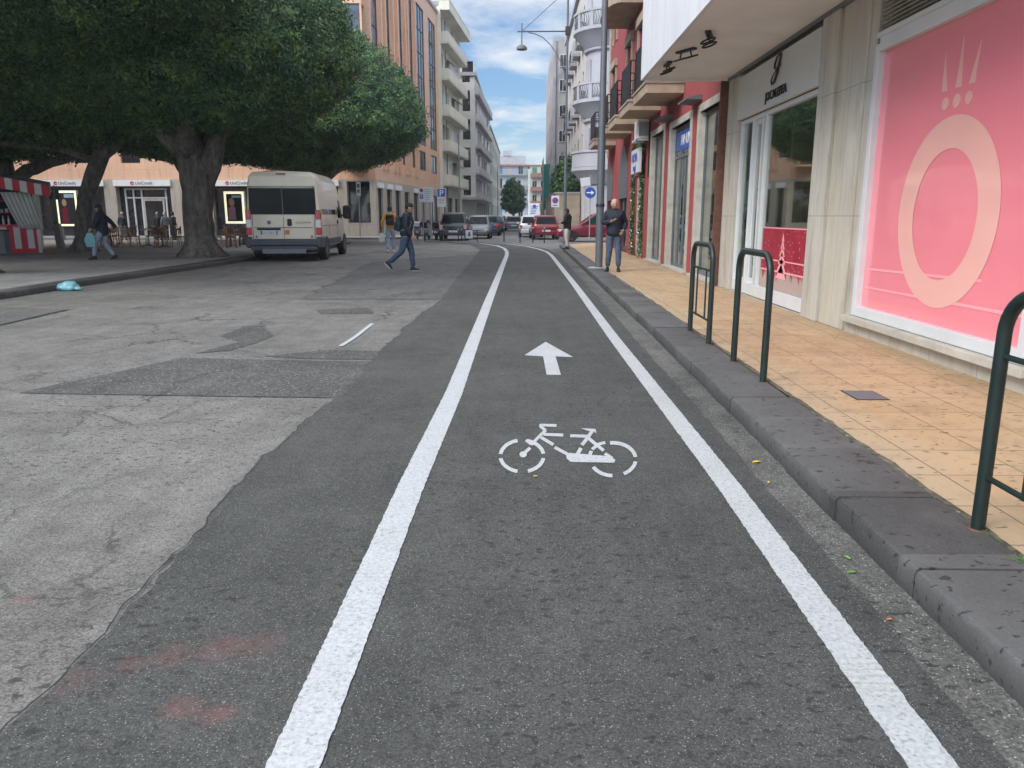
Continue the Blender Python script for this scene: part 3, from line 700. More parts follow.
# ------------------------------------------------ left: big orange stone building with the bank
ob = thing('office_building', 'large orange stone office building with a bank on its ground floor and tall slot windows', 'building', (-9.85, 53, 0))
FA = ((0, 0, 0), 0.)
dk = dict(frame='dark_metal', pane='glass_dark')
lo = []
for a, b in ((-47, -41), (-40, -34.5), (-32.9, -28.2), (-27.4, -23.7), (-20.9, -17.5), (-16.5, -12.4)):
    a += 9.85; b += 9.85
    lo.append((a, b, .13, 3.40, None))
lo.append((-11.8+9.85, -10.25+9.85, 1.0, 3.72, dict(frame='dark_metal', pane='glass_dark', nx=2, fw=.07)))
facade(ob, FA, -50, 0, 0, 3.85, lo, 'bank_stone', .55)
sb = MB()
for i, (a, b, c, d, _) in enumerate(lo[:-1]):
    if i == 3:   # entrance: pale frame with an inner door
        f = MB()
        for x in (a+.45, a+1.0, a+1.55, b-.5): f.box(x-.05, x+.05, .35, .45, c, d-.15)
        f.box(a+.4, b-.4, .352, .448, d-.22, d-.12).box(a+.4, b-.4, .353, .447, d-.78, d-.70)
        w = f.build('entrance_frame', 'white_frame', ob)
        MB().box(a+.02, b-.02, .49, .50, c, d-.02).build('entrance_glass', 'glass_dark', w)
        g = MB().box(a+1.62, a+1.74, .33, .42, c, 2.6).box(b-.75, b-.63, .33, .42, c, 2.6).box(a+1.74, b-.75, .332, .418, 2.45, 2.6).build('door_frame', 'frame_marble', ob)
        MB().box(a+1.74, b-.75, .37, .39, c, 2.45).build('entrance_door', 'glass_dark', ob)
    else:
        window(ob, FA, a+.01, b-.01, c+.35, d-.01, .5, frame='dark_metal', pane='glass_dark', nx=3, fw=.09, name='shop_window')
        MB().box(a+.01, b-.01, .3, .5, c, c+.34).build('window_plinth', 'dark_metal', ob)
    s = MB().box(a-.08, b+.08, -.14, .1, 3.41, 3.80).build('sign_board', 'white_paint', ob)
    if i >= 1:
        MB().cyl((a+.33*(b-a), -.145, 3.605), (a+.33*(b-a), -.165, 3.605), .12, n=16).build('sign_emblem', 'logo_red', s)
        MB().box(a+.33*(b-a)-.035, a+.33*(b-a)+.11, -.175, -.166, 3.57, 3.60).build('emblem_stroke', 'white_paint', s)
        text('UniCredit', .29, 'text_grey', s, (a+.33*(b-a)+.2, -.15, 3.51), align='LEFT')
up = []
for x in [-48+3.1*k for k in range(12)]:
    for z in (4.9, 8.4, 11.9, 15.4):
        up.append((x, x+1.3, z, z+2.1, dk))
up.append((-3.75, -2.6, 5.4, 18.2, dict(frame='dark_metal', pane='glass_blue', nx=1, nz=6, fw=.07)))
facade(ob, FA, -50, 0, 3.85, 19.8, up, 'orange_stone', .3, name='upper_wall')
b_ = MB(); b_.box(-1.95, -.35, -.85, -.002, 14.5, 19.3).box(-1.95, -.35, -.85, -.002, 4.6, 5.3)
for x in (-1.95, -.47): b_.box(x, x+.12, -.85, -.73, 5.3, 14.5)
b_.build('bay_surround', 'orange_stone', ob)
g_ = MB().box(-1.82, -.48, -.80, -.003, 5.31, 14.49); bw = g_.build('bay_window', 'glass_blue', ob)
g_ = MB()
for z in (5.32, 7.6, 9.9, 12.2, 14.42): g_.box(-1.84, -.46, -.82, -.004, z, z+.06)
g_.build('bay_frame', 'dark_metal', bw)
ANG = PI/2-.0739
FB = ((0, 0, 0), ANG)
st = []
for a, b in ((.25, 1.9), (4.0, 5.3), (7.8, 9.2), (11.1, 12.9)): st.append((a, b, 5.3, 18.6, dict(frame='dark_metal', pane='glass_blue', nx=1, nz=8, fw=.07)))
for a, b in ((14.5, 17.7), (19.6, 23.0)):
    st.append((a, b, 7.4, 18.5, dict(frame='dark_metal', pane='glass_blue', nx=3, nz=6, fw=.07)))
    st.append((a+.2, b-.3, 5.3, 6.9, dict(frame='dark_metal', pane='glass_dark', nx=2, fw=.07)))
facade(ob, FB, 0, 24.4, 3.85, 19.8, st, 'orange_stone', .13, name='upper_wall')
f = MB()
for x in (2.3, 3.4, 5.7, 7.2, 9.6, 10.6, 13.3): f.box(x-.18, x+.18, -.22, -.001, 4.6, 19.2)
f.build('pier', 'orange_stone', ob, rot=(0, 0, ANG))
gs = []
for a, b, c in ((.35, 1.8, .13), (3.0, 4.4, 1.0), (5.6, 7.2, .8), (8.6, 10.4, .13), (12, 13.8, .8), (15.2, 16.8, .13), (18.6, 23.2, .13)):
    gs.append((a, b, c, 3.3, dict(frame='dark_metal', pane='glass_dark', nx=2, fw=.08)))
facade(ob, FB, 0, 24.4, 0, 3.85, gs, 'bank_stone', .22)
for a, b in ((.3, 1.85), (2.9, 4.5), (5.5, 7.3), (12, 13.8)):
    MB().box(a, b, -.12, .2, 3.32, 3.66).build('sign_board', 'white_paint', ob, rot=(0, 0, ANG))
# the body behind both faces
d_ = Vector((math.cos(ANG), math.sin(ANG)))*24.4
mb = MB(); base = [(-.75, .7), (d_.x-.75, d_.y-.3), (-50, d_.y-.3), (-50, .7)]
mb.prism(base, lambda p: (p[0], p[1], 0), lambda p: (p[0], p[1], 19.6)); mb.build('rear_wall', 'orange_stone', ob)
mb = MB(); base = [(.12, -.12), (d_.x+.12, d_.y+.05), (-50, d_.y+.05), (-50, -.12)]
mb.prism(base, lambda p: (p[0], p[1], 19.81), lambda p: (p[0], p[1], 20.1)); mb.build('roof', 'concrete', ob)
# ------------------------------------------------ the same block's wing closing the piazza on the far left (seen in the shop glass)
wb = thing('office_building', 'orange office block with rows of square windows closing the piazza on the far left', 'building', (-38, -18, 0))
FW = ((0, 0, 0), PI/2)
ops = []
for k in range(14):
    x = 1.5+4.4*k
    ops.append((x, x+3.2, .4, 3.3, dk))
    for z in (5.0, 8.5, 12.0): ops.append((x+.2, x+2.6, z, z+2.0, dict(frame='dark_metal', pane='glass_dark')))
facade(wb, FW, 0, 63, 0, 14, ops, 'orange_stone', .3); bulk(wb, FW, 0, 63, .3, 12, 0, 14, 'orange_stone')

# ------------------------------------------------ left street: white block with balconies, then grey block
dirv = Vector((math.cos(ANG), math.sin(ANG)))
p2 = Vector((-9.85, 53))+dirv*24.5
wb2 = thing('apartment_building', 'cream apartment block with long solid balconies next to the orange building', 'building', (p2.x, p2.y, 0), ANG)
F0 = ((0, 0, 0), 0.)
ops = []
for fl in range(5):
    z = 4.6+3.25*fl
    for x in (.9, 4.1, 7.3, 10.6): ops.append((x, x+1.7, z+.15, z+2.45, dict(pane='glass_dark', frame='white_frame', shutter=random.choice([None, None, 'shutter_pale', 'canopy_metal']))))
for x in (.6, 4.4, 8.6): ops.append((x, x+3.0, .1, 3.3, dk))
facade(wb2, F0, 0, 13.6, 0, 20.6, ops, 'pale_wall', .3); bulk(wb2, F0, 0, 13.6, .3, 12, 0, 20.6, 'pale_wall')
for fl in range(5):
    z = 4.35+3.25*fl
    balcony(wb2, F0, .2, 12.6, z, .95, .2, 'pale_wall', 'solid', .85, 'pale_wall')
balcony(wb2, F0, -.1, 13.8, 20.2, 1.15, .9, 'pale_wall', 'none')
for fl in range(5):
    for x in (3.1, 9.6):
        if random.random() < .8:
            MB().rbox(x, x+.75, -.42, -.02, 5.0+3.25*fl, 5.55+3.25*fl, .03).build('air_conditioner', 'white_paint', wb2)
MB().box(-.35, -.05, -.3, 12, 0, 20.3).build('party_wall', 'pale_wall', wb2)
for fl, x, m_ in ((1, 1.2, 'cloth_white'), (2, 7.5, 'awning_grey'), (3, 4.4, 'cloth_white'), (0, 8.0, 'shutter_green')):
    z = 7.0+3.25*fl
    MB().prism([(0, 0), (-.85, -.55), (-.87, -.50), (0, .05)], lambda p: (x, p[0]-.02, z+p[1]), lambda p: (x+2.2, p[0]-.02, z+p[1])).build('awning', m_, wb2)
MB().tube([(3.7, -.06, .2), (3.7, -.06, 20.1)], .045, 6).build('drain_pipe', 'grey_metal', wb2)
p3 = p2+dirv*17.4
gb = thing('apartment_building', 'grey concrete apartment block with deep loggias beyond the cream block', 'building', (-5.7, 95.2, 0))
ops = []
for fl in range(5):
    z = 1.0+3.2*fl+(2.9 if fl else 2.9)
    ops.append((-1.45, -.15, z, z+2.3, dict(pane='glass_dark', frame='dark_metal', nx=1)))
facade(gb, F0, -8, 0, 0, 17.4, ops, 'lilac_wall', .35)
A3 = PI/2-.026
ops = []
for fl in range(4):
    z = 3.9+3.0*fl
    for x in range(8): ops.append((1.0+3.1*x, 3.3+3.1*x, z, z+2.0, dict(pane='glass_dark', frame='white_frame', shutter=random.choice([None, None, 'canopy_metal']))))
for x in range(6): ops.append((1+4*x, 4+4*x, .1, 3.1, dk))
facade(gb, ((0, 0, 0), A3), 0, 26, 0, 17.3, ops, 'lilac_wall', .35)
MB().box(-8, -.4, .4, 26, 0, 17.3).build('rear_wall', 'lilac_wall', gb)
MB().box(-8.2, .2, -.2, 26.2, 17.41, 17.8).build('roof', 'concrete', gb)
for fl in range(5): balcony(gb, ((0, 0, 0), A3), .3, 25, 3.3+3.0*fl, .5, .18, 'white_stucco', 'solid' if fl % 2 else 'bars', .8, 'lilac_wall')
MB().box(-1.9, .9, -3.2, -.001, 3.3, 3.55).build('entrance_canopy', 'concrete', gb)
cb = thing('apartment_building', 'pale apartment block farthest along the left side of the street', 'building', (-5.0, 122.5, 0), PI/2)
ops = [(1+4*x, 3+4*x, 1.2+3.2*f, 3.3+3.2*f, dict(shutter=random.choice([None, 'shutter_green', None]))) for x in range(12) for f in range(4)]
facade(cb, F0, 0, 50, 0, 14.5, ops, 'beige_wall', .3); bulk(cb, F0, 0, 50, .3, 10, 0, 14.5, 'beige_wall')
# ------------------------------------------------ closing the view
eb = thing('apartment_building', 'pale blue apartment block with blue shutters closing the end of the street', 'building', (-14, 200, 0))
ops = []
for f in range(4):
    for k, x in enumerate((1.0, 3.3, 5.6, 7.6, 10.0, 12.8)):
        ops.append((x, x+1.2, 1.2+3.5*f, 3.6+3.5*f, dict(shutter=('shutter_blue', 'lilac_wall', None)[(k+f) % 3])))
facade(eb, F0, 0, 15.3, 0, 13.6, ops, 'blue_wall', .3)
MB().box(.1, 15.2, .35, 12, 0, 13.5).build('rear_wall', 'blue_wall', eb)
for f in range(1, 4): balcony(eb, F0, .3, 15, .9+3.5*f, 1.0, .2, 'white_stucco', 'bars', .9)
MB().box(-.3, 15.6, -.6, 12, 13.61, 14.0).build('roof', 'roof_tile', eb)
MB().box(1, 14.6, .8, 10, 14.0, 16.2).box(9, 11, .6, 3, 16.2, 17.4).box(3, 6.5, .6, 4, 16.2, 16.9).build('roof_terrace', 'white_stucco', eb)
e2 = thing('apartment_building', 'low beige building with terracotta balconies right of the blue block', 'building', (1.6, 190, 0))
ops = [(x, x+1.1, 1.0+3.2*f, 3.2+3.2*f, dict(shutter=random.choice([None, 'shutter_green']))) for x in (.6, 2.6, 4.6, 7) for f in range(4)]
facade(e2, F0, 0, 12, 0, 13, ops, 'beige_wall', .3); bulk(e2, F0, 0, 12, .3, 10, 0, 13, 'beige_wall', 'roof_tile')
for f in range(1, 4): balcony(e2, F0, .2, 6, .8+3.2*f, .9, .2, 'roof_tile', 'solid', .8, 'roof_tile')

# ------------------------------------------------ right: stone fronted shop building with overhanging upper floor
sh = thing('shop_building', 'stone fronted shop building with pink window, dress shop and overhanging grey upper floor', 'building', (3.8, 14.95, 0), -PI/2)
ops = [(.72, 4.52, .13, 3.86, None), (6.05, 9.17, .34, 3.78, None), (11.5, 15.5, .34, 3.3, dict(frame='white_frame', pane='glass_dark')), (16.2, 18.4, .13, 3.3, dict(frame='white_frame', pane='glass_dark'))]
facade(sh, F0, 0, 20, 0, 3.92, ops, 'travertine', .2)
for a, b, q in ((.02, .30, .05), (.36, .70, .03), (4.55, 5.08, .06), (5.13, 5.85, .03), (9.3, 10.1, .05), (10.15, 11.2, .03)):
    MB().box(a, b, -q, -.001, .132, 3.9).build('pilaster', 'travertine', sh, bevel=.004)
MB().box(0, 20, 3.6, 9, 0, 12).box(9.2, 11.4, .21, 3.6, 0, 3.9).box(5.2, 6.0, .21, 3.6, 0, 3.9).box(11.4, 20, .25, 3.6, 0, 3.9).box(0, .6, .21, 3.6, 0, 3.9).build('rear_wall', 'shop_wall', sh)
MB().box(0, 20, .0, 9, 3.93, 9.5).build('upper_wall', 'canopy_metal', sh)
c = MB(); c.box(-.12, 20, -1.6, -.002, 3.93, 9.4).box(-.12, 20, -1.64, -1.6, 3.885, 9.4)
cc = c.build('upper_floor_overhang', 'canopy_metal', sh)
c = MB().box(-.10, 19.9, -1.58, -.01, 3.90, 3.929).box(-.10, .0, -1.58, -.01, 3.86, 3.90).build('soffit', 'soffit', sh)
MB().box(0, 12, -.075, -.003, 3.845, 3.898).build('cornice_strip', 'grey_metal', sh)
# dress shop front
W0, W1 = .74, 4.50
MB().box(W0, W1, -.06, .02, 3.08, 3.78).build('sign_board', 'sign_panel', sh, bevel=.01)
MB().tube([(2.85+(u-2.82)*1.5, -.085, 3.555+(z-3.56)*.95) for u, z in [(2.93, 3.70), (2.90, 3.76), (2.83, 3.74), (2.775, 3.66), (2.77, 3.59), (2.82, 3.56), (2.88, 3.61), (2.93, 3.72), (2.945, 3.77), (2.91, 3.64), (2.85, 3.49), (2.78, 3.385), (2.71, 3.37), (2.68, 3.43), (2.73, 3.50), (2.84, 3.555), (2.96, 3.60)]], [.008, .012, .015, .017, .015, .011, .009, .009, .013, .016, .018, .018, .015, .011, .009, .008, .005], 8).build('sign_letter', 'black', sh)
text('JOCALEFFA', .185, 'black', sh, (2.86, -.075, 3.17), name='lettering', ext=.008, sx=1.05)
fm = MB()
for x in (W0, 1.44, 2.13, W1-.07): fm.box(x, x+.07, .02, .12, .30, 3.07)
fm.box(W0, W1, .021, .119, .145, .34).box(W0, W1, .022, .118, 3.0, 3.07).box(.81, 1.44, .05, .09, .34, .40).box(1.94, 2.0, .03, .10, .34, 3.0)
fm.build('shopfront_frame', 'white_frame', sh, bevel=.006)
MB().box(W0+.03, 1.46, .065, .073, .34, 3.02).build('shop_window', 'glass_shop', sh)
MB().box(2.17, W1-.03, .065, .073, .34, 3.02).build('shop_window', 'glass_shop', sh)
dr = MB().box(1.52, 1.94, .07, .10, .34, .42).box(1.52, 1.58, .07, .10, .42, 3.0).box(1.88, 1.94, .07, .10, .42, 3.0).box(1.585, 1.875, .07, .10, 2.92, 3.0).build('shop_door', 'white_frame', sh)
MB().box(1.55, 1.91, .082, .088, .4, 2.95).build('pane', 'glass_shop', dr)
MB().tube([(1.86, .02, 1.0), (1.86, .02, 1.5)], .014, 8).build('handle', 'galvanised', dr)
dc = MB().box(2.3, W1-.09, .054, .060, .345, 1.28).build('winter_decal', 'decal', sh)
tr = MB(); 
for k in range(6): tr.prism([(3.3-.05-.035*k, 1.08-.11*k), (3.3+.05+.035*k, 1.08-.11*k), (3.3, 1.2-.09*k)], lambda p: (p[0], .050, p[1]), lambda p: (p[0], .053, p[1]))
tr.box(2.3, W1-.09, .050, .053, .78, .80).box(2.3, W1-.09, .050, .053, .615, .64).box(2.3, W1-.09, .050, .053, 1.262, 1.28)
tr.build('tree_motif', 'pink_line', dc)
ps = MB().box(.85, 1.42, .12, .13, .4, 2.05).build('window_poster', 'poster_blue', sh)
MB().prism([(1.0, .4), (1.3, .4), (1.28, 1.2), (1.38, 1.5), (1.24, 1.62), (1.12, 1.6), (.98, 1.35), (1.05, .9)], lambda p: (p[0], .112, p[1]), lambda p: (p[0], .118, p[1])).build('poster_figure', 'cloth_black', ps)
MB().prism(arc(1.19, 1.72, .085, 0, 2*PI, 14)[:-1], lambda p: (p[0], .112, p[1]), lambda p: (p[0], .118, p[1])).build('poster_face', 'skin_pale', ps)
# interior of the dress shop
r_ = MB().quad((.65, .2, .15), (5.0, .2, .15), (5.0, 3.55, .15), (.65, 3.55, .15)).build('shop_floor', 'shop_floor', sh)
MB().box(.6, .66, .22, 3.5, .13, 3.9).box(4.95, 5.0, .22, 3.5, .13, 3.9).box(.66, 4.95, 3.5, 3.58, .13, 3.9).box(2.0, 2.06, .5, 1.3, .15, 2.9).build('shop_wall', 'shop_wall', sh)
it = MB()
for z in (.9, 1.5, 2.1): it.box(2.4, 4.6, 3.1, 3.49, z, z+.04)
it.box(2.7, 3.6, 1.4, 1.9, .15, .95).build('shop_shelf', 'white_frame', sh)
rk = MB().tube([(3.0, 1.2, 1.62), (4.3, 1.2, 1.62)], .012, 6)
for x in (3.0, 4.3): rk.tube([(x, 1.2, .15), (x, 1.2, 1.62)], .012, 6)
rk.tube([(1.9, .6, 2.85), (4.3, .6, 2.85)], .015, 6); rk.build('clothes_rail', 'dark_metal', sh)
for k, (x, m_) in enumerate(((3.15, 'cloth_black'), (3.3, 'cloth_grey'), (3.45, 'cloth_white'), (3.62, 'cloth_teal'), (3.8, 'cloth_black'), (3.95, 'cloth_white'))):
    MB().loft([[(x-.02, 1.0, .8), (x+.03, 1.0, .8), (x+.03, 1.42, .8), (x-.02, 1.42, .8)], [(x-.01, 1.05, 1.4), (x+.02, 1.05, 1.4), (x+.02, 1.36, 1.4), (x-.01, 1.36, 1.4)], [(x, 1.17, 1.6), (x+.01, 1.17, 1.6), (x+.01, 1.23, 1.6), (x, 1.23, 1.6)]]).build('hanging_dress', m_, sh)
# pink window
a, b, c0, c1 = 6.05, 9.17, .34, 3.24
fm = MB().box(a, a+.09, -.02, .12, c0, c1).box(b-.09, b, -.02, .12, c0, c1).box(a+.09, b-.09, -.019, .119, c0, c0+.11).box(a+.09, b-.09, -.019, .119, c1-.08, c1+.06).box(a, b, -.018, .118, c1+.061, c1+.12)
fm.build('window_frame', 'white_frame', sh, bevel=.006)
pk = MB().box(a+.08, b-.08, .05, .06, c0+.1, c1-.07).build('pink_poster', 'pink', sh)
yz = lambda d: (lambda p: (14.95-p[0], d, p[1]))
ring = MB(); n = 64
O = [(7.27+.85*math.cos(2*PI*k/n), 1.47+.86*math.sin(2*PI*k/n)) for k in range(n)]; I = [(7.28+.545*math.cos(2*PI*k/n), 1.455+.59*math.sin(2*PI*k/n)) for k in range(n)]
v = [yz(.046)(p) for p in O+I]; ring.add(v, [(i, (i+1) % n, n+(i+1) % n, n+i) for i in range(n)])
ring.add([yz(.0495)(p) for p in O], [tuple(range(n))][:0])
ring.build('ring_emblem', 'pink_pale', pk)
cr = MB()
for (bx, bz, tx, tz) in ((7.50, 2.56, 7.55, 2.90), (7.27, 2.56, 7.27, 2.99), (7.06, 2.56, 6.99, 2.90)):
    cr.prism([(bx-.045, bz), (bx+.045, bz), (tx, tz)], yz(.0455), yz(.049))
for x, r in ((7.46, .055), (7.27, .06), (7.08, .055)): cr.prism(arc(x, 2.45, r, 0, 2*PI, 18)[:-1], yz(.0455), yz(.049))
cr.build('crown_emblem', 'pink_pale', pk)
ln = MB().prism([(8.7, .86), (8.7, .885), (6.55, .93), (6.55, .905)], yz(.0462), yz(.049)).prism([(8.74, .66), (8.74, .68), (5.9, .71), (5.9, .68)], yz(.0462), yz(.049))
ln.build('faint_strip', 'pink_line', pk)  # two thin faint strips laid across the pink poster
gr = MB()
for k in range(9): z = 3.40+k*.042; gr.loft([[(a+.05, .02, z), (a+.05, .0, z+.006), (a+.05, .05, z+.035), (a+.05, .06, z+.028)], [(b-.05, .02, z), (b-.05, .0, z+.006), (b-.05, .05, z+.035), (b-.05, .06, z+.028)]])
gr.box(a, b, .10, .12, 3.36, 3.79); gr.build('louvre', 'frame_marble', sh)
MB().box(a-.12, b+.12, -.10, .02, .265, .335).build('window_sill', 'frame_marble', sh, bevel=.006)
MB().box(5.42, 5.47, -.045, -.03, 1.05, 1.35).build('scratched_mark', 'text_grey', sh) if False else None
# ceiling lights under the overhang
L0 = thing('ceiling_light', 'black ring spotlight under the overhang, farthest of the three', 'lamp', (2.37, 13.5, 3.9), group='spotlights under the overhang')
MB().box(-.04, .04, -.2, .2, -.03, 0).build('mounting_bar', 'black', L0)
for s_ in (-1, 1):
    MB().tube([(0, .1*s_, -.03), (0, .13*s_, -.10)], .012, 6).build('arm', 'black', L0)
    MB().tube([(.095*math.cos(t), .13*s_+.095*math.sin(t)*.95, -.12+.03*math.cos(t)) for t in [2*PI*k/16 for k in range(16)]], .013, 6, cyclic=True).build('ring', 'black', L0)
dup(L0, (2.45, 12.45, 3.9), .5, 'black ring spotlight under the overhang, middle one of the three')
dup(L0, (2.55, 11.4, 3.9), -.3, 'black ring spotlight under the overhang, nearest of the three')

# ------------------------------------------------ right: dark red building
rb = thing('red_building', 'dark red stucco building with small balconies, marble framed shop windows and arches', 'building', (3.8, 36, 0), -PI/2)
def U(y): return 36-y
ops = []
A_ = (U(17.45), U(15.2), .18, 3.62); B_ = (U(20.75), U(18.3), .18, 3.62); C_ = (U(23.8), U(21.7), .18, 3.72)
ops += [(*A_, None), (*B_, None), (*C_, None), (U(26.9), U(25.2), .13, 2.75, None), (U(31.4), U(29.0), .13, 2.75, None), (U(35.7), U(33.8), .13, 2.75, None)]
facade(rb, F0, 0, 21.0, 0, 3.97, ops, 'red_stucco', .25)
uo = []
for yc in (20.4, 23.4, 26.4, 29.3, 34.0):
    uo.append((U(yc+.6), U(yc-.6), 4.75, 7.4, dict(frame='dark_metal', pane='glass_dark', nx=2)))
for yc in (20.4, 23.4, 26.4, 29.3, 34.0): uo.append((U(yc+.55), U(yc-.55), 8.4, 10.6, dict(frame='dark_metal', pane='glass_dark', nx=2)))
facade(rb, F0, 0, 21.0, 3.97, 12.5, uo, 'red_stucco', .25, name='upper_wall')
bulk(rb, F0, 0, 21, 2.0, 10, 0, 12.5, 'red_stucco')
MB().box(0.02, 20.98, .52, 2.0, 3.9, 12.4).box(0.02, .3, .26, 2, 0, 3.9).build('inner_wall', 'red_stucco', rb)
MB().box(U(36.0)-.02, U(35.75), -.05, -.001, 3.98, 12.5).build('corner_quoin', 'frame_marble', rb)
for o in uo:   # stone surrounds
    a, b, c, d = o[:4]
    MB().box(a-.16, a-.002, -.07, -.001, c, d).box(b+.002, b+.16, -.07, -.001, c, d).box(a-.24, b+.24, -.13, -.0015, d+.002, d+.28).build('window_surround', 'balcony_stone', rb)
for (a, b, c, d) in (A_, B_, C_):
    MB().box(a-.15, a+.05, -.025, .12, .132, d+.16).box(b-.05, b+.15, -.025, .12, .132, d+.16).box(a+.05, b-.05, -.024, .119, d, d+.159).build('marble_surround', 'frame_marble', rb, bevel=.008)
    MB().box(a-.2, b+.2, -.10, .12, .131, .19).build('threshold', 'frame_marble', rb, bevel=.008)
# shop interiors (pale rooms behind glass)
MB().box(5, 20.9, 1.9, 1.98, .13, 3.9).box(5, 20.9, .26, 1.95, .10, .15).box(U(18.1), U(18.0), .26, 1.9, .15, 3.9).box(U(21.3), U(21.2), .26, 1.9, .15, 3.9).build('shop_wall', 'pale_wall', rb)
def shopwin(a, b, c, d, bars, name='shop_window', fr='grey_metal', gl='glass_shop2'):
    m = MB()
    for x in (a, *bars, b-.06): m.box(x, x+.06, .12, .18, c, d)
    m.box(a, b, .121, .179, c, c+.08).box(a, b, .121, .179, d-.08, d)
    o = m.build(name, fr, rb); MB().box(a+.02, b-.02, .147, .153, c+.02, d-.02).build('pane', gl, o); return o
shopwin(*A_, (A_[0]+1.45,)); shopwin(*C_, (C_[0]+.9,))
w = shopwin(*B_, (B_[0]+.65, B_[0]+1.25, B_[0]+1.8), 'shop_door')
m = MB().box(B_[0]+.06, B_[1]-.06, .115, .125, 2.86, 2.93); m.build('transom', 'grey_metal', w)
s = MB().box(B_[0]+.08, B_[1]-.1, .13, .16, 3.05, 3.52).build('sign_board', 'sign_blue', rb)
text('VANUM', .36, 'text_white', s, ((B_[0]+B_[1])/2, .125, 3.16), name='lettering', sx=.95)
# blue sign, shelves and goods in the nearest red shop window
s = MB().box(A_[0]+1.15, A_[0]+1.75, .25, .28, 2.25, 3.1).build('hanging_sign', 'sign_blue', rb)
text('3%', .34, 'text_white', s, (A_[0]+1.45, .245, 2.72), name='lettering'); MB().box(A_[0]+1.25, A_[0]+1.65, .24, .249, 2.35, 2.5).build('sign_strip', 'text_white', s)
m = MB()
for z in (.5, 1.0, 1.5, 2.0): m.box(A_[0]+1.0, A_[1]-.1, .5, .9, z, z+.03)
m.build('display_shelf', 'white_frame', rb)
for k in range(14):
    x = A_[0]+1.1+random.uniform(0, 1.0); z = random.choice((.53, 1.03, 1.53, 2.03)); q = random.uniform(.08, .16)
    MB().rbox(x, x+q, .55, .55+q, z, z+q*1.5, .01).build('display_box', random.choice(['poster_blue', 'shutter_green', 'kiosk_red', 'white_paint', 'sign_blue']), rb)
# little hoods over the shops
for yy in (17.75, 21.05):
    MB().prism([(0, 0), (-.34, -.07), (-.34, -.10), (0, -.11)], lambda p: (U(yy)-.5, p[0]-.002, 3.98+p[1]), lambda p: (U(yy)+.45, p[0]-.002, 3.98+p[1])).build('light_hood', 'awning_grey', rb)
# arches
for ya, yb in ((29.0, 31.4), (33.8, 35.7)):
    a, b = U(yb), U(ya); r = (b-a)/2; cx = (a+b)/2
    top = [(cx+r*math.cos(t), 2.75+r*1.05*math.sin(t)) for t in [PI*k/20 for k in range(21)]]
    m = MB(); m.prism([(a+.0, .3), (b, .3)]+top if False else [(b, 2.1)]+top+[(a, 2.1)], lambda p: (p[0], -.035, p[1]), lambda p: (p[0], .0-.002, p[1]))
    m.build('arch_shutter', 'grey_metal', rb, bevel=.005)
    m = MB()
    for x in (a, cx-.03, b-.07): m.box(x, x+.07, .05, .12, .15, 2.2)
    m.box(a, b, .051, .119, .15, .35).box(a, b, .051, .119, 1.2, 1.26); o = m.build('arch_window', 'dark_metal', rb)
    MB().box(a, b, .09, .10, .15, 2.74).build('pane', 'glass_dark', o)
# door wrapped in a garland
a, b = U(26.9), U(25.2)
MB().box(a, b, .06, .12, .13, 2.75).build('shop_door', 'frame_marble', rb)
MB().box(a+.9, b-.06, .05, .0595, .3, 2.6).build('door_glass', 'glass_dark', rb)
rb_ = thing('garland', 'green leafy garland hung around the shop door in the red wall', 'garland', (3.8, 36, 0), -PI/2)
m = MB(); pts = [(b+.10, .2), (b+.1, 1.2), (b+.1, 2.2), (b+.12, 3.7), (b-.5, 3.75), (a-.2, 3.55), (a-.15, 2.2), (a-.15, .2)]
m.mi = 0; dens_ = 0
for (p, q) in zip(pts, pts[1:]):
    L = math.dist(p, q); n = int(L*420)
    for k in range(n):
        t = random.random(); x = p[0]+(q[0]-p[0])*t; z = p[1]+(q[1]-p[1])*t
        wdt = .06+(.07 if z < .6 else 0)
        c = Vector((x+random.gauss(0, wdt), -.07+random.gauss(0, .035), z+random.gauss(0, wdt*.7))); c.y = min(c.y, -.01)
        d = Vector((random.uniform(-1, 1), random.uniform(-1, 0), random.uniform(-1, 1))).normalized()*.05; e = d.orthogonal().normalized()*.018
        m.mi = 1 if random.random() < .05 else 0
        m.add([c-d, c+e, c+d, c-e], [(0, 1, 2, 3)])
m.build('garland_leaves', ['leaf', 'text_white'], rb_)
s = thing('shop_sign', 'small blue and white sign above the garlanded shop door', 'sign', (3.8, 36, 0), -PI/2)
MB().box(U(26.4), U(24.75), -.24, -.14, 2.78, 3.52).build('sign_board', 'plate', s, bevel=.01)
text('NOVA', .40, 'text_blue', s, (U(25.57), -.25, 3.12), name='lettering'); text('viaggi', .30, 'text_blue', s, (U(25.57), -.25, 2.86), name='lettering')
# air conditioner and drain pipe
ac = thing('air_conditioner', 'white air conditioning unit bracketed to the red wall above the shop sign', 'air conditioner', (3.8, 36, 0), -PI/2)
MB().rbox(U(25.0), U(24.2), -.36, -.04, 3.72, 4.27, .02).build('casing', 'white_paint', ac)
m = MB()
for k in range(9): m.box(U(24.2)+.001, U(24.2)+.008, -.33+k*.034, -.31+k*.034, 3.80, 4.2)
m.build('vent_grille', 'grey_metal', ac)
m = MB().box(U(25.05), U(25.0), -.42, -.002, 3.66, 3.71).box(U(24.2), U(24.15), -.42, -.002, 3.66, 3.71).box(U(25.05), U(24.15), -.42, -.38, 3.665, 3.715); m.build('bracket', 'white_frame', ac)
MB().tube([(U(24.1), -.03, 4.2), (U(24.08), -.03, 3.4), (U(24.1), -.03, 2.6)], .02, 6).build('pipe', 'black', ac)
dp = MB().tube([(3.70, 15.07, .14), (3.70, 15.07, 3.88)], .075, 10).box(3.62, 3.79, 14.97, 15.0, .132, 3.88)
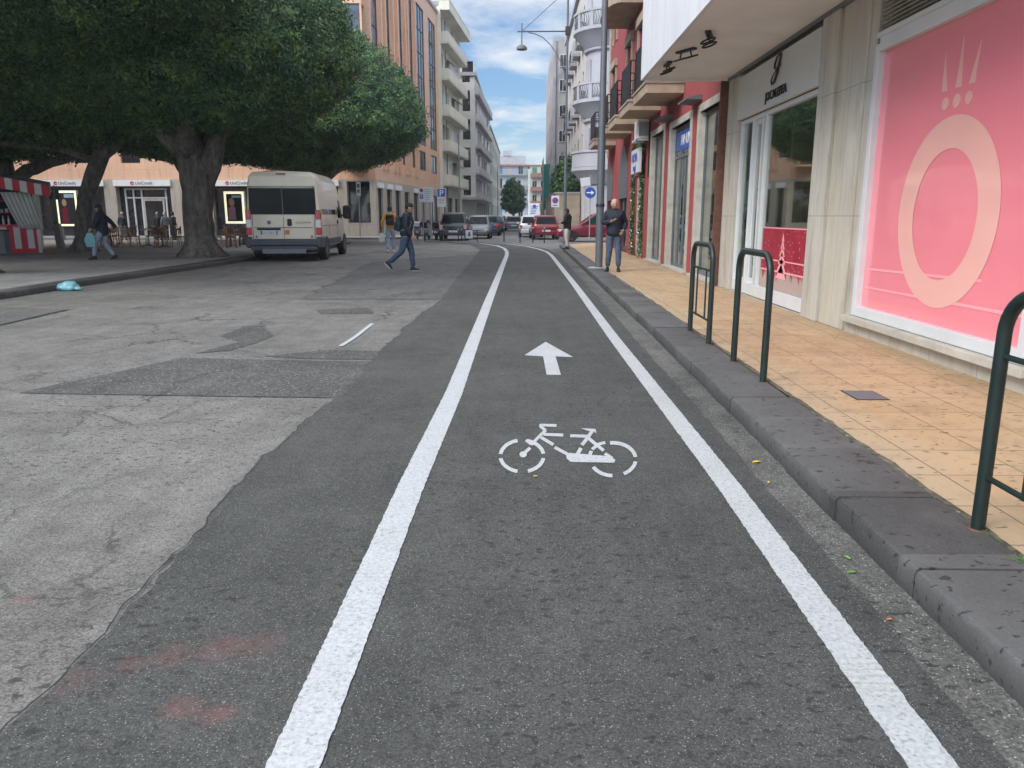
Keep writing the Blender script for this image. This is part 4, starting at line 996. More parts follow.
tag(dp.build('drain_pipe', 'rust_brown'), 'rusty brown drain pipe between the red building and the stone front', 'pipe')
for (ya, yb, z, d) in ((19.3, 21.5, 4.29, .9), (22.4, 24.4, 4.30, .9), (25.5, 27.5, 4.28, .9), (28.3, 30.4, 4.28, .9), (33.0, 35.2, 4.28, .9)):
    balcony(rb, F0, U(yb), U(ya), z, d, .28)
# rounded balcony on the second floor
m = MB(); prof = [(U(30.2)+.0, 0), (U(30.2), -.7)]+[(U(28.4)+1.8*math.cos(t), -.7-.45*math.sin(t)) for t in [PI-PI*k/12 for k in range(13)]]+[(U(26.6), 0)]
m.prism(prof, lambda p: (p[0], p[1]-.001, 8.1), lambda p: (p[0], p[1]-.001, 8.4)); bb = m.build('balcony', 'balcony_stone', rb)
m = MB()
for k in range(1, len(prof)-2):
    for q in range(4):
        x = prof[k][0]+(prof[k+1][0]-prof[k][0])*q/4; y = prof[k][1]+(prof[k+1][1]-prof[k][1])*q/4+.08
        m.cyl((x, y, 8.401), (x, y, 9.2), .035, n=6)
m.tube([(p[0], p[1]+.08, 9.23) for p in prof[1:-1]], .06, 6); m.build('balustrade', 'white_stucco', bb)

# ------------------------------------------------ right beyond the side street: white ornate corner building
ww = thing('corner_building', 'ornate white corner building with rounded tower and curved balconies', 'building', (6.1, 56.2, 0))
m = MB(); n = 28
for (z0, z1, r) in ((0, 18.5, 1.75),):
    m.loft([[(r*math.cos(2*PI*k/n), r*math.sin(2*PI*k/n), z) for k in range(n)] for z in (z0, z1)])
for z in (3.6, 7.7, 8.3, 12.2, 12.9, 17.2): m.loft([[(q*math.cos(2*PI*k/n), q*math.sin(2*PI*k/n), z+dz) for k in range(n)] for dz, q in ((0, 1.8), (.08, 1.95), (.22, 1.98), (.3, 1.8))])
m.build('tower_wall', 'white_stucco', ww, smooth=35)
for zf, zs in ((4.5, 'solid'), (8.9, 'ornate'), (13.4, 'ornate')):
    ring = lambda r, z: [(r*math.cos(2*PI*k/n), r*math.sin(2*PI*k/n), z) for k in range(n)]
    m = MB(); m.loft([ring(1.9, zf-.9), ring(2.2, zf-.55), ring(2.55, zf-.12), ring(2.72, zf), ring(2.72, zf+.22), ring(2.6, zf+.23)]); b1 = m.build('balcony', 'white_stucco', ww, smooth=35)
    m = MB()
    if zs == 'solid': m.loft([ring(2.6, zf+.23), ring(2.68, zf+.24), ring(2.68, zf+1.15), ring(2.76, zf+1.16), ring(2.76, zf+1.3), ring(2.5, zf+1.3), ring(2.5, zf+.23)], cap=False)
    else:
        m.loft([ring(2.66, zf+1.1), ring(2.72, zf+1.11), ring(2.72, zf+1.26), ring(2.54, zf+1.26), ring(2.54, zf+1.1), ring(2.66, zf+1.1)], cap=False)
        for k in range(0, n, 2):
            t0 = 2*PI*k/n; w_ = .11
            m.loft([[((2.63+dr)*math.cos(t0+da), (2.63+dr)*math.sin(t0+da), z) for dr, da in ((-.06, -.05), (.06, -.05), (.06, .05), (-.06, .05))] for z in (zf+.23, zf+1.1)])
    m.build('parapet', 'white_stucco', b1, smooth=35)
    if zs == 'ornate':
        m = MB()
        for k in range(n*3):
            t0 = 2*PI*k/(n*3); m.tube([(2.63*math.cos(t0), 2.63*math.sin(t0), zf+.23), (2.63*math.cos(t0+.06), 2.63*math.sin(t0+.06), zf+.65), (2.63*math.cos(t0), 2.63*math.sin(t0), zf+1.1)], .022, 4)
        m.build('ironwork', 'grey_metal', b1)
for ang in (-165, -130, -90, -50):
    for z in (5.0, 9.4, 13.9):
        t = R(ang); ux, uy = math.cos(t), math.sin(t)
        c = Vector((ux*1.62, uy*1.62)); tv = Vector((-uy, ux))
        m = MB(); m.prism([c+tv*.45, c-tv*.45, c-tv*.45+Vector((ux, uy))*.16, c+tv*.45+Vector((ux, uy))*.16], lambda p: (p[0], p[1], z), lambda p: (p[0], p[1], z+2.35))
        m.build('tower_window', 'shutter_pale' if ang in (-50,) else ('glass_dark' if ang == -130 and z == 5.0 else 'white_stucco'), ww)
ops = [(x, x+1.2, z, z+2.3, dict(shutter='shutter_pale' if k % 2 else None)) for k, x in enumerate((1.3, 4.2, 7.1, 10)) for z in (1.0, 5.0, 9.4, 13.9)]
facade(ww, ((.8, -.9, 0), 0), .3, 13, 0, 18.2, ops, 'white_stucco', .25)
for z in (4.55, 8.95, 13.4): balcony(ww, ((.8, -.9, 0), 0), 1.0, 12.5, z, 1.0, .25, 'white_stucco', 'solid', .95, 'white_stucco')
ops = []
for k in range(6):
    for z in (5.0, 9.4, 13.9): ops.append((2.2+4*k, 3.4+4*k, z, z+2.4, dict(shutter='shutter_green' if (k+int(z)) % 3 == 0 else None)))
facade(ww, ((-1.7, 27, 0), -PI/2), 0, 26.8, 0, 18.2, ops, 'lilac_wall', .25)
MB().box(-1.4, 14, -.5, 27, 0, 18.1).build('rear_wall', 'white_stucco', ww)
MB().box(-1.95, 14.1, -1.1, 27.1, 18.21, 18.8).build('cornice', 'white_stucco', ww)
for z in (4.6, 9.0, 13.5):
    for k in range(1, 6): balcony(ww, ((-1.7, 27, 0), -PI/2), 1.6+4*k, 3.8+4*k, z, .55, .2, 'white_stucco', 'solid' if (k+int(z)) % 2 else 'bars', .9, 'white_stucco' if (k+int(z)) % 2 else 'dark_metal')
# grey stucco block
gg = thing('apartment_building', 'tall stained grey stucco block behind the white corner building', 'building', (3.3, 91, 0))
facade(gg, F0, 0, 14, 0, 20.7, [(1.5, 2.3, 9, 10.2, dk), (1.5, 2.3, 13, 14.2, dk), (3.2, 4.0, 17, 18.3, dk)], 'grey_stucco', .2)
ops = [(2+4*k, 3.2+4*k, z, z+2.0, dk) for k in range(6) for z in (3.5, 7, 10.5, 14, 17.5)]
facade(gg, ((0, 26, 0), -PI/2), 0, 26, 0, 20.7, ops, 'grey_stucco', .2)
MB().box(.25, 14, .3, 26, 0, 20.6).build('rear_wall', 'grey_stucco', gg)
MB().box(1.5, 6, 3, 8, 20.61, 22.3).box(1.2, 1.26, 1, 1.06, 20.62, 28).box(.9, 1.7, 1.02, 1.06, 27.2, 27.25).box(1.0, 1.6, 1.02, 1.06, 27.6, 27.65).build('roof_hut', 'beige_wall', gg)
for k, z in enumerate((4.2, 6.9, 9.6, 12.3, 15.0, 17.6)):
    for x in (.7, 2.4):
        window(gg, F0, x, x+.8, z, z+1.3, 0., frame='white_frame', pane='glass_dark', shutter='shutter_pale' if (k+int(x)) % 3 == 0 else None)
    if k % 2: MB().rbox(1.65, 2.25, -.35, -.02, z+.1, z+.6, .03).build('air_conditioner', 'white_paint', gg)
MB().tube([(.35, -.08, .1), (.35, -.08, 20.3)], .05, 6).build('drain_pipe', 'grey_metal', gg)
for k in range(3): balcony(gg, F0, 1.0, 2.4, 7.4+5*k, .9, .15, 'concrete', 'bars', .9)
fw = thing('boundary_wall', 'rough beige boundary wall beside the no parking sign', 'wall', (2.45, 60, 0))
MB().box(0, 1.85, 0, .35, 0, 3.1).box(0, .35, .36, 26, 0, 3.1).build('wall_face', 'rough_wall', fw)
MB().box(-.06, 1.87, -.06, .41, 3.101, 3.22).box(-.06, .41, .42, 26, 3.101, 3.22).build('coping', 'concrete', fw)
sc_ = thing('scaffold', 'scaffolding wrapped in green netting beside the grey block', 'scaffold', (2.25, 86, 0))
m = MB(); ux = [(0+.03*math.sin(k*2.3), k*.6) for k in range(11)]
m.loft([[(x+.10*noise.noise(Vector((y*1.5, z, 0))), y, z) for x, y in ux]+[(.6, 6.0, z), (.6+.1*math.sin(z*3), 0, z)] for z in (2.2, 2.8, 3.6, 4.5, 5.2, 6, 6.9)])
m.build('netting', 'net_green', sc_)
m = MB()
for x in (-.05, .85):
    for y in (-.05, 2, 4, 6.05): m.cyl((x, y, 0), (x, y, 7.6), .03, n=6)
m.build('scaffold_pole', 'galvanised', sc_)

# ================================================================== TREES
rng = np.random.default_rng(5)
def crown_mesh(cx, cy, zb, r, ztop, n, leaf=.075, seed=0, ry=None):
    """flat-bottomed clipped ficus crown made of small leaves in clumps around an uneven dome"""
    ry = ry or r; zm = zb+(ztop-zb)*.30
    def shape(d):
        d = np.asarray(d); e = 2.15
        hz = np.where(d[:, 2] > 0, ztop-zm, zm-zb)
        q = 1/((np.abs(d[:, 0])**e+np.abs(d[:, 1])**e+np.abs(d[:, 2])**(e*.95))**(1/e))
        return np.stack([d[:, 0]*q*r, d[:, 1]*q*ry, d[:, 2]*q*hz], 1)
    nc = n//26
    d = rng.normal(size=(nc, 3)); d /= np.linalg.norm(d, axis=1)[:, None]
    p = shape(d)
    k = np.array([1+.085*noise.noise(Vector(v)*1.9+Vector((seed, 0, 0)))+.075*noise.noise(Vector(v)*5.5+Vector((0, seed, 0)))+.05*noise.noise(Vector(v)*13) for v in d])
    k += np.where(rng.random(nc) < .05, rng.uniform(.0, .05, nc), 0)
    inn = 1-np.abs(rng.normal(size=nc))*.045
    c = p*(k*inn)[:, None]
    # only keep what lies in the sides and top densely, thin out the bottom
    idx = np.repeat(np.arange(nc), 26)
    pos = c[idx]+rng.normal(size=(nc*26, 3))*np.array([.14, .14, .11])*(r/5)**.5
    nrm = d[idx]+rng.normal(size=(len(idx), 3))*.75; nrm[:, 2] += .35; nrm /= np.linalg.norm(nrm, axis=1)[:, None]
    t = np.cross(nrm, rng.normal(size=nrm.shape)); t /= np.linalg.norm(t, axis=1)[:, None]
    b = np.cross(nrm, t); L = leaf*.88*rng.uniform(.55, 1.35, len(idx))[:, None]
    pos += np.array([cx, cy, zm])
    V = np.stack([pos-t*L, pos-t*L*.1+b*L*.45+nrm*L*.12, pos+t*L, pos-t*L*.1-b*L*.45+nrm*L*.12], 1).reshape(-1, 3)
    m = len(idx)
    me = bpy.data.meshes.new('leaves'); me.vertices.add(m*4); me.loops.add(m*4); me.polygons.add(m)
    me.vertices.foreach_set('co', V.astype(np.float32).ravel()); me.loops.foreach_set('vertex_index', np.arange(m*4, dtype=np.int32))
    me.polygons.foreach_set('loop_start', np.arange(0, m*4, 4, dtype=np.int32)); me.polygons.foreach_set('loop_total', np.full(m, 4, dtype=np.int32))
    me.materials.append(M['leaf']); me.update(calc_edges=True)
    # dark inner mass
    mb = MB(); nu, nv = 40, 22
    def fn(q):
        s = shape(np.array([q]))[0]; kk = .87*(1+.085*noise.noise(Vector(q)*1.9+Vector((seed, 0, 0)))+.075*noise.noise(Vector(q)*5.5+Vector((0, seed, 0))))
        return s*kk
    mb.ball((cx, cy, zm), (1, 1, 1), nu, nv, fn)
    return me, mb
def tree(label, x, y, trunk, limbs, cr, n, roots=True, leaf=.075, name='ficus_tree', group='clipped ficus trees of the piazza', crown_off=(0, 0), zg=PV):
    t = thing(name, label, 'tree', (x, y, zg), group=group)
    m = MB(); k = 22
    P = [Vector(p[:3]) for p in trunk]; RR = [p[3] for p in trunk]
    # refine
    pts = []; rr = []
    for i in range(len(P)-1):
        for j in range(5):
            f = j/5; f = f*f*(3-2*f) if False else f
            pts.append(P[i].lerp(P[i+1], f)); rr.append(RR[i]*(1-f)+RR[i+1]*f)
    pts.append(P[-1]); rr.append(RR[-1])
    rings = []
    for i, (p, r) in enumerate(zip(pts, rr)):
        ring = []
        for q in range(k):
            a = 2*PI*q/k; low = max(0, 1-p.z/.55) if roots else 0
            f = 1+.16*noise.noise(Vector((math.cos(a)*1.3+x, math.sin(a)*1.3, p.z*.7)))+.09*noise.noise(Vector((math.cos(a)*3, math.sin(a)*3+y, p.z*2)))+low*(.32+.30*math.sin(a*6+x)+.18*math.sin(a*11))
            ring.append((p.x+r*f*math.cos(a), p.y+r*f*math.sin(a), p.z))
        rings.append(ring)
    m.loft(rings); m.build('trunk', 'bark', t, smooth=True)
    for L in limbs:
        mm = MB(); q = [Vector(p[:3]) for p in L]; pts = []; rr = []
        for i in range(len(q)-1):
            for j in range(4):
                f = j/4; v = q[i].lerp(q[i+1], f); s = .06
                pts.append(v+Vector((noise.noise(v*1.3), noise.noise(v*1.3+Vector((9, 0, 0))), noise.noise(v*1.3+Vector((0, 9, 0)))))*s*2); rr.append(L[i][3]*(1-f)+L[i+1][3]*f)
        pts.append(q[-1]); rr.append(L[-1][3]); mm.tube(pts, rr, 10); mm.build('limb', 'bark', t, smooth=True)
    r, zb, zt = cr
    me, core = crown_mesh(crown_off[0], crown_off[1], zb-zg, r, zt-zg, n, leaf, seed=x*.7+y)
    o = bpy.data.objects.new('crown', me); C.objects.link(o); o.parent = t
    core.build('shade_hull', 'leaf_core', o, smooth=True)  # added hull; its dark colour stands for shade between the leaves
    return t
def std_limbs(z0, r, n=5, ph=0, top=3.2, lr=.28):
    out = []
    for k in range(n):
        a = ph+2*PI*k/n+random.uniform(-.2, .2); c, s = math.cos(a), math.sin(a)
        out.append([(c*.15, s*.15, z0-.3, lr), (c*.9, s*.9, z0+.7, lr*.8), (c*r*.4, s*r*.4, z0+top*.5, lr*.55), (c*r*.7, s*r*.7, z0+top, lr*.3)])
    return out
T1 = [(.2, 0, 0, .58), (.12, 0, .40, .49), (.12, 0, 1.3, .46), (.24, 0, 2.1, .50), (.26, 0, 2.7, .53), (-.05, .1, 3.4, .46), (-.3, .2, 4.6, .40)]
tree('big ficus with thick knotted trunk and spreading roots beside the cream van', -10.75, 25.6, T1,
     [[(.3, 0, 2.3, .34), (.66, .05, 2.95, .36), (.85, .2, 3.7, .26), (1.6, .5, 4.9, .18)], [(-.25, 0, 3.4, .35), (-.9, -.3, 4.2, .28), (-1.9, -.6, 5.0, .18)], [(0, .2, 3.0, .3), (.3, 1.2, 4.2, .22)], [(0, -.2, 3.2, .3), (.5, -1.2, 4.3, .2)]],
     (5.3, 4.1, 11.0), 220000, leaf=.062)
T2 = [(-.05, 0, 0, .40), (0, 0, .4, .30), (.1, 0, 1.2, .29), (.3, 0, 2.0, .28), (.75, 0, 2.9, .30), (1.25, 0, 3.9, .30)]
tree('slender ficus with leaning trunk behind the woman with the bag', -16.6, 29.3, T2,
     [[(1.1, 0, 3.6, .3), (1.7, .2, 4.1, .25), (2.6, .4, 4.8, .18)], [(.9, 0, 3.3, .16), (-.5, 0, 3.75, .13), (-2.6, -.2, 3.95, .12), (-4.5, -.3, 4.2, .1)], [(1.1, 0, 3.7, .25), (1.2, -1.0, 4.5, .2)]],
     (5.2, 4.0, 11.5), 120000, leaf=.072, crown_off=(.5, 0))
tree('ficus standing behind the cream van, its crown reaching the street corner', -11.2, 42, [(0, 0, 0, .6), (0, 0, .6, .45), (.1, 0, 1.8, .42), (.2, 0, 2.8, .5), (.3, 0, 3.6, .5)],
     [[(.3, 0, 3.0, .32), (1.2, 0, 3.7, .28), (2.6, 0, 4.4, .2)], [(.1, 0, 3.0, .32), (-.9, 0, 3.8, .28), (-2.2, 0, 4.4, .2)], [(.2, 0, 3.0, .25), (.2, -1.2, 4.2, .2)]],
     (5.9, 3.9, 11.0), 150000, leaf=.08)
tree('nearest ficus whose low broad crown fills the upper left', -13.4, 17.8, [(0, 0, 0, .8), (0, 0, .5, .6), (0, 0, 1.6, .5), (.1, 0, 2.6, .5), (.1, 0, 4.4, .5)], std_limbs(4.6, 5, 6), (7.0, 5.2, 13.5), 340000, leaf=.052)
tree('ficus with a heavy forked trunk behind the striped kiosk', -21.6, 32.6, [(0, 0, 0, .6), (0, 0, .5, .5), (0, 0, 1.6, .42), (.1, 0, 2.6, .45), (.1, 0, 3.6, .4)],
     [[(.1, 0, 2.4, .32), (1.2, -.1, 3.1, .26), (2.6, -.2, 3.5, .18), (4.0, -.3, 3.95, .12)], [(0, 0, 2.6, .3), (-1.2, 0, 3.2, .26), (-2.5, 0, 4.0, .2)], [(0, 0, 3, .3), (0, 1, 4.4, .2)]],
     (5.4, 3.75, 11.5), 80000, leaf=.08)
tree('ficus at the back of the piazza, mostly hidden behind the others', -17.4, 42.5, [(0, 0, 0, .5), (0, 0, .5, .42), (0, 0, 2.4, .38), (0, 0, 4, .35)], std_limbs(3, 4, 4), (5.2, 4.3, 11.5), 50000, leaf=.12)
tree('ficus left of the kiosk, only its crown showing over the awning', -24.5, 23.5, [(0, 0, 0, .6), (0, 0, .5, .45), (0, 0, 2.4, .4), (0, 0, 4, .4)], std_limbs(3, 4, 5), (6.3, 3.9, 12.0), 70000, leaf=.1)
tree('round street tree at the far end in front of the pale blue block', -1.55, 128, [(0, 0, 0, .22), (0, 0, 1.2, .18), (0, 0, 3, .16)], std_limbs(2.2, 2.2, 4, top=2.4, lr=.1), (2.0, 1.9, 7.4), 12000, leaf=.14, roots=False, group=None, name='street_tree', zg=0)
for (lb, x, y, r, zb, zt, z0) in (('dark shrub spilling over the rough boundary wall, nearer one', 3.7, 61.6, 1.15, 3.1, 5.9, 0), ('dark shrub growing over the far part of the boundary wall', 3.7, 70, 1.2, 3.0, 6.0, 0)):
    tree(lb, x, y, [(0, 0, 0, .14), (0, 0, 2, .12), (0, 0, 3.5, .1)], std_limbs(3, 1.2, 3, top=1.5, lr=.07), (r, zb, zt), 9000, leaf=.12, roots=False, group='shrubs behind the boundary wall', name='shrub', zg=z0)

# ================================================================== STREET FURNITURE
def rack(label, x, ya, yb, inner):
    t = thing('bike_rack', label, 'bike rack', (x, (ya+yb)/2, PV), group='green hoop bike racks along the kerb')
    h = (yb-ya)/2; H = 1.02; r = .17
    pts = [(0, -h, 0), (0, -h, .5), (0, -h, H-r)]+[(0, -h+r-r*math.cos(a), H-r+r*math.sin(a)) for a in [PI/2*k/8 for k in range(1, 9)]]
    pts += [(0, -p[1], p[2]) for p in pts[::-1]]
    MB().tube(pts, .0285, 14).build('hoop', 'rack_green', t, smooth=40)
    for s in (-1, 1): MB().cyl((0, s*h, 0), (0, s*h, .006), .042, .038, 14).build('foot_collar', 'rust_brown', t)
    if inner:
        for z in (.76, .24): MB().tube([(0, -h, z), (0, h, z)], .013, 8).build('cross_rail', 'rack_green', t)
        for s in (-.45, .45): MB().tube([(0, s*h, .24), (0, s*h, .76)], .010, 8).build('upright', 'rack_green', t)
    return t
rack('green hoop bike rack nearest the camera, cut by the right edge', 1.965, 2.2, 3.14, True)
rack('plain green hoop bike rack without rails in front of the dress shop door', 1.955, 6.15, 7.05, False)
rack('green hoop bike rack with inner rails, farthest one towards the lamp post', 1.96, 8.05, 8.98, True)
t = thing('manhole_plate', 'small grey metal cover plate set in the tan tiles', 'manhole cover', (2.58, 5.69, PV))
MB().box(-.11, .11, -.14, .14, -.002, .003).build('cover', 'grey_metal', t); MB().box(-.122, .122, -.152, .152, -.0022, .0012).build('rim', 'joint', t)
# lamp posts
t = thing('lamp_post', 'tall grey steel lamp post beside the man with the phone', 'lamp post', (1.98, 20.3, PV))
MB().cyl((0, 0, 0), (.0, 0, 3.2), .098, .098, 20).build('sleeve', 'grey_metal', t, smooth=40)
MB().cyl((0, 0, 1.55), (0, 0, 1.62), .112, .112, 20).build('collar', 'dark_metal', t)
MB().cyl((0, 0, 3.2), (0, 0, 10.5), .085, .06, 20).build('pole', 'grey_metal', t, smooth=40)
MB().cyl((0, 0, 0), (0, 0, .02), .28, .26, 18).build('base_plate', 'concrete', t)
m = MB().tube([(0, 0, 10.4), (-.4, 0, 10.9), (-1.6, 0, 11.1)], .04, 8); m.build('arm', 'grey_metal', t)
MB().rbox(-2.2, -1.5, -.13, .13, 11.04, 11.16, .03).build('lamp_head', 'galvanised', t)
t = thing('lamp_post', 'thin pole with a bracket arm and hanging lamp, behind the woman at the kerb', 'lamp post', (2.02, 38, PV))
MB().cyl((0, 0, 0), (0, 0, 4), .085, .07, 12).build('lower_pole', 'grey_metal', t); MB().cyl((0, 0, 4), (0, 0, 14), .055, .045, 12).build('pole', 'grey_metal', t)
MB().tube([(.02, 0, 9.6), (-2.3, 0, 9.6)], .035, 6).build('arm', 'grey_metal', t)
MB().tube([(-1.8, 0, 9.55), (-1.5, 0, 9.5), (-1.15, 0, 9.35), (-.8, 0, 9.05), (-.5, 0, 8.65), (-.25, 0, 8.2), (-.04, 0, 7.6)], .022, 6).build('brace', 'grey_metal', t)
hl = MB().cyl((-2.1, 0, 9.95), (-2.1, 0, 9.0), .03, n=8).build('hanger', 'grey_metal', t)
MB().loft([[(-2.1+r*math.cos(a), r*math.sin(a), z) for a in [2*PI*k/16 for k in range(16)]] for r, z in ((.04, 9.05), (.16, 9.0), (.24, 8.92), (.25, 8.82), (.18, 8.80))]).build('lamp_shade', 'grey_metal', hl)
MB().box(-.1, .1, -.1, .1, 9.45, 9.8).build('junction_box', 'dark_metal', t)
wr = MB().tube([(-.05, 38, 9.75), (1.2, 37.0, 10.6), (3.79, 35.2, 12.3)], .012, 5)
tag(wr.build('overhead_wire', 'dark_metal'), 'thin wire running from the lamp arm to the red building', 'wire')
for (lb, x, y, h) in (('thin white lamp pole far down the street in front of the blue block', -3.2, 100, 7.4), ('slim grey lamp pole by the cream block balconies', -4.7, 58.5, 7.4)):
    t = thing('lamp_post', lb, 'lamp post', (x, y, .0), group='distant lamp posts'); MB().cyl((0, 0, 0), (0, 0, h), .05, .035, 8).build('pole', 'grey_metal', t)
    MB().tube([(0, 0, h), (.2, 0, h+.1), (.6, 0, h+.08)], .03, 6).build('lamp_head', 'grey_metal', t)
# signs
def sign_post(label, x, y, h, z0=0, r=.03, mat='galvanised', cat='road sign'):
    t = thing('road_sign', label, cat, (x, y, z0)); MB().cyl((0, 0, 0), (0, 0, h), r, n=10).build('post', mat, t); return t
t = sign_post('blue parking P sign on a post left of the black car', -4.9, 47.5, 3.05)
b_ = MB().box(-.26, .26, -.06, -.04, 1.98, 3.06).build('sign_panel', 'plate', t)
p = MB().box(-.23, .23, -.068, -.061, 2.58, 3.03).build('blue_panel', 'sign_blue', b_); text('P', .5, 'text_white', p, (0, -.07, 2.62), name='letter')
m = MB().box(-.2, .2, -.068, -.061, 2.42, 2.46).box(-.2, .2, -.068, -.061, 2.33, 2.36).box(-.15, .15, -.068, -.061, 2.2, 2.24); m.build('sign_text', 'orange_sticker', b_)
t = sign_post('wide white parking rules panel on two posts above the scooters', -5.95, 46.8, 2.3, r=.025)
MB().cyl((.5, 0, 0), (.5, 0, 2.3), .025, n=8).build('post', 'galvanised', t)
b_ = MB().box(-.2, .64, -.06, -.04, 2.25, 3.12).build('sign_panel', 'plate', t)
MB().prism(arc(-.05, 2.93, .11, 0, 2*PI, 20)[:-1], lambda p: (p[0], -.061, p[1]), lambda p: (p[0], -.066, p[1])).build('prohibition_ring', 'logo_red', b_)
MB().prism(arc(-.05, 2.93, .075, 0, 2*PI, 20)[:-1], lambda p: (p[0], -.067, p[1]), lambda p: (p[0], -.07, p[1])).build('ring_centre', 'sign_blue', b_)
p = MB().box(-.15, .05, -.066, -.061, 2.45, 2.7).build('blue_panel', 'sign_blue', b_); text('P', .24, 'text_white', p, (-.05, -.068, 2.49), name='letter')
m = MB()
for k in range(6): m.box(.14, .14+random.uniform(.25, .42), -.064, -.061, 2.38+k*.115, 2.40+k*.115)
m.build('sign_text', 'text_grey', b_)
t = sign_post('thin signpost with a narrow white plate in front of the corner window', -10.35, 49.8, 3.5, PV, .028)
b_ = MB().box(-.14, .14, -.05, -.03, 2.55, 3.4).build('sign_panel', 'plate', t)
MB().box(-.09, .09, -.054, -.051, 3.05, 3.3).box(-.08, .08, -.054, -.051, 2.75, 2.95).build('sign_text', 'text_grey', b_)
def round_sign(t, z, r, y=-.05, rimmat='logo_red', mid='sign_blue'):
    a = MB().prism(arc(0, z, r, 0, 2*PI, 24)[:-1], lambda p: (p[0], y, p[1]), lambda p: (p[0], y-.01, p[1])).build('sign_disc', rimmat, t)
    MB().prism(arc(0, z, r*.8, 0, 2*PI, 24)[:-1], lambda p: (p[0], y-.011, p[1]), lambda p: (p[0], y-.014, p[1])).build('disc_face', mid, a)
    return a
t = sign_post('no parking sign with red rim on white panel by the boundary wall', 2.05, 50.5, 2.65, 0, .028)
MB().box(-.25, .25, -.045, -.03, 2.0, 2.72).build('sign_panel', 'plate', t)
a = round_sign(t, 2.42, .19); MB().prism([(-.13, 2.53), (-.10, 2.56), (.13, 2.31), (.10, 2.28)], lambda p: (p[0], -.066, p[1]), lambda p: (p[0], -.07, p[1])).build('bar', 'logo_red', a)
MB().box(-.15, .15, -.05, -.046, 2.08, 2.13).build('sign_text', 'text_grey', t)
t = sign_post('cluttered white sign panel with red symbols standing behind the red car', .82, 56.5, 1.6, 0, .03)
b_ = MB().box(-.36, .36, -.05, -.03, 1.48, 2.35).build('sign_panel', 'plate', t)
m = MB()
for q in range(5): m.box(-.3+.02*q, .05+.05*q, -.054, -.051, 1.6+.12*q, 1.65+.12*q)
m.build('sign_text', 'sign_blue', b_); round_sign(t, 2.12, .13, -.055)
t = sign_post('blue round arrow sign under a white plate, left of the big lamp post', 3.72, 44.0, 3.55, PV, .03)
a = round_sign(t, 2.58, .30, rimmat='sign_blue'); m = MB().prism([(-.2, 2.55), (.05, 2.55), (.05, 2.46), (.22, 2.58), (.05, 2.70), (.05, 2.61), (-.2, 2.61)], lambda p: (p[0], -.066, p[1]), lambda p: (p[0], -.072, p[1])); m.build('arrow', 'text_white', a)
MB().box(-.22, .32, -.05, -.03, 2.95, 3.4).build('name_plate', 'plate', t, rot=(0, R(-6), 0))
# bollards and hoop barriers at the crossing
b0 = None
for i, (x, y, lb) in enumerate(((-1.08, 44.7, 'thin grey bollard left of the middle of the crossing'), (-.16, 43.2, 'thin grey bollard at the middle of the crossing in front of the white car'), (.55, 43.2, 'thin grey bollard in front of the red car'), (1.18, 43.2, 'thin grey bollard nearest the right kerb'))):
    if b0 is None:
        b0 = thing('bollard', lb, 'bollard', (x, y, 0), group='thin bollards across the street')
        MB().cyl((0, 0, 0), (0, 0, .78), .035, n=10).build('post', 'dark_metal', b0); MB().ball((0, 0, .8), .045, 10, 6).build('cap', 'galvanised', b0)
    else: dup(b0, (x, y, 0), label=lb)
h0 = None
for i, (x, lb) in enumerate(((-5.25, 'low dark hoop barrier at the left, in front of the scooters'), (-4.2, 'low dark hoop barrier in front of the middle of the black car'), (-3.1, 'low dark hoop barrier in front of the silver car, with a white panel'))):
    if h0 is None:
        h0 = thing('hoop_barrier', lb, 'barrier', (x, 45.4, 0), group='low hoop barriers before the parked cars')
        MB().tube([(-.45, 0, 0), (-.45, 0, .62), (-.4, 0, .68)], .03, 8).build('post', 'dark_metal', h0); MB().tube([(.45, 0, 0), (.45, 0, .62), (.4, 0, .68)], .03, 8).build('post', 'dark_metal', h0)
        MB().tube([(-.42, 0, .14), (.42, 0, .14)], .022, 6).build('rail', 'dark_metal', h0)
        MB().ball((-.45, 0, .68), .05, 8, 5).build('cap', 'galvanised', h0); MB().ball((.45, 0, .68), .05, 8, 5).build('cap', 'galvanised', h0)
    else: q = dup(h0, (x, 45.4, 0), label=lb)
pp = MB().box(-.22, .18, -.04, -.02, .18, .66).build('notice_panel', 'plate', q); MB().prism([(-.1, .3), (.08, .3), (.06, .5), (0, .58), (-.07, .5)], lambda p: (p[0], -.041, p[1]), lambda p: (p[0], -.045, p[1])).build('pictogram', 'text_grey', pp)
# litter
def bag_fn(q):
    v = Vector(q); k = 1+.28*noise.noise(v*1.7)+.13*noise.noise(v*4.5)
    return (v.x*k, v.y*k, max(v.z*k, -.28)*(1-.15*abs(v.x)))
tag(MB().ball((-9.0, 15.2, .055), (.22, .13, .14), 30, 18, bag_fn).ball((-8.8, 15.15, .04), (.09, .05, .05), 14, 8, bag_fn).build('plastic_bag', 'bag_turquoise', smooth=True), 'crumpled turquoise plastic bag lying by the piazza kerb', 'plastic bag')
def leafobj(label, x, y, z, s, mat_, a):
    m = MB(); P = [(-1, 0, 0), (-.4, .42, .12), (.3, .38, .1), (1, 0, .05), (.3, -.38, .14), (-.4, -.42, .1)]
    m.add([(p[0]*s, p[1]*s, p[2]*s+.004) for p in P]+[(0, 0, .002)], [(6, i, (i+1) % 6) for i in range(6)])
    o = m.build('fallen_leaf', mat_, loc=(x, y, z), rot=(0, 0, a)); tag(o, label, 'leaf', 'fallen leaves')
leafobj('yellow leaf in the gutter below the kerb', 1.40, 4.42, .01, .032, 'yellow_leaf', .4)
leafobj('green leaf in the gutter, upper one of two', 1.40, 3.10, .01, .022, 'green_leaf', 1.9)
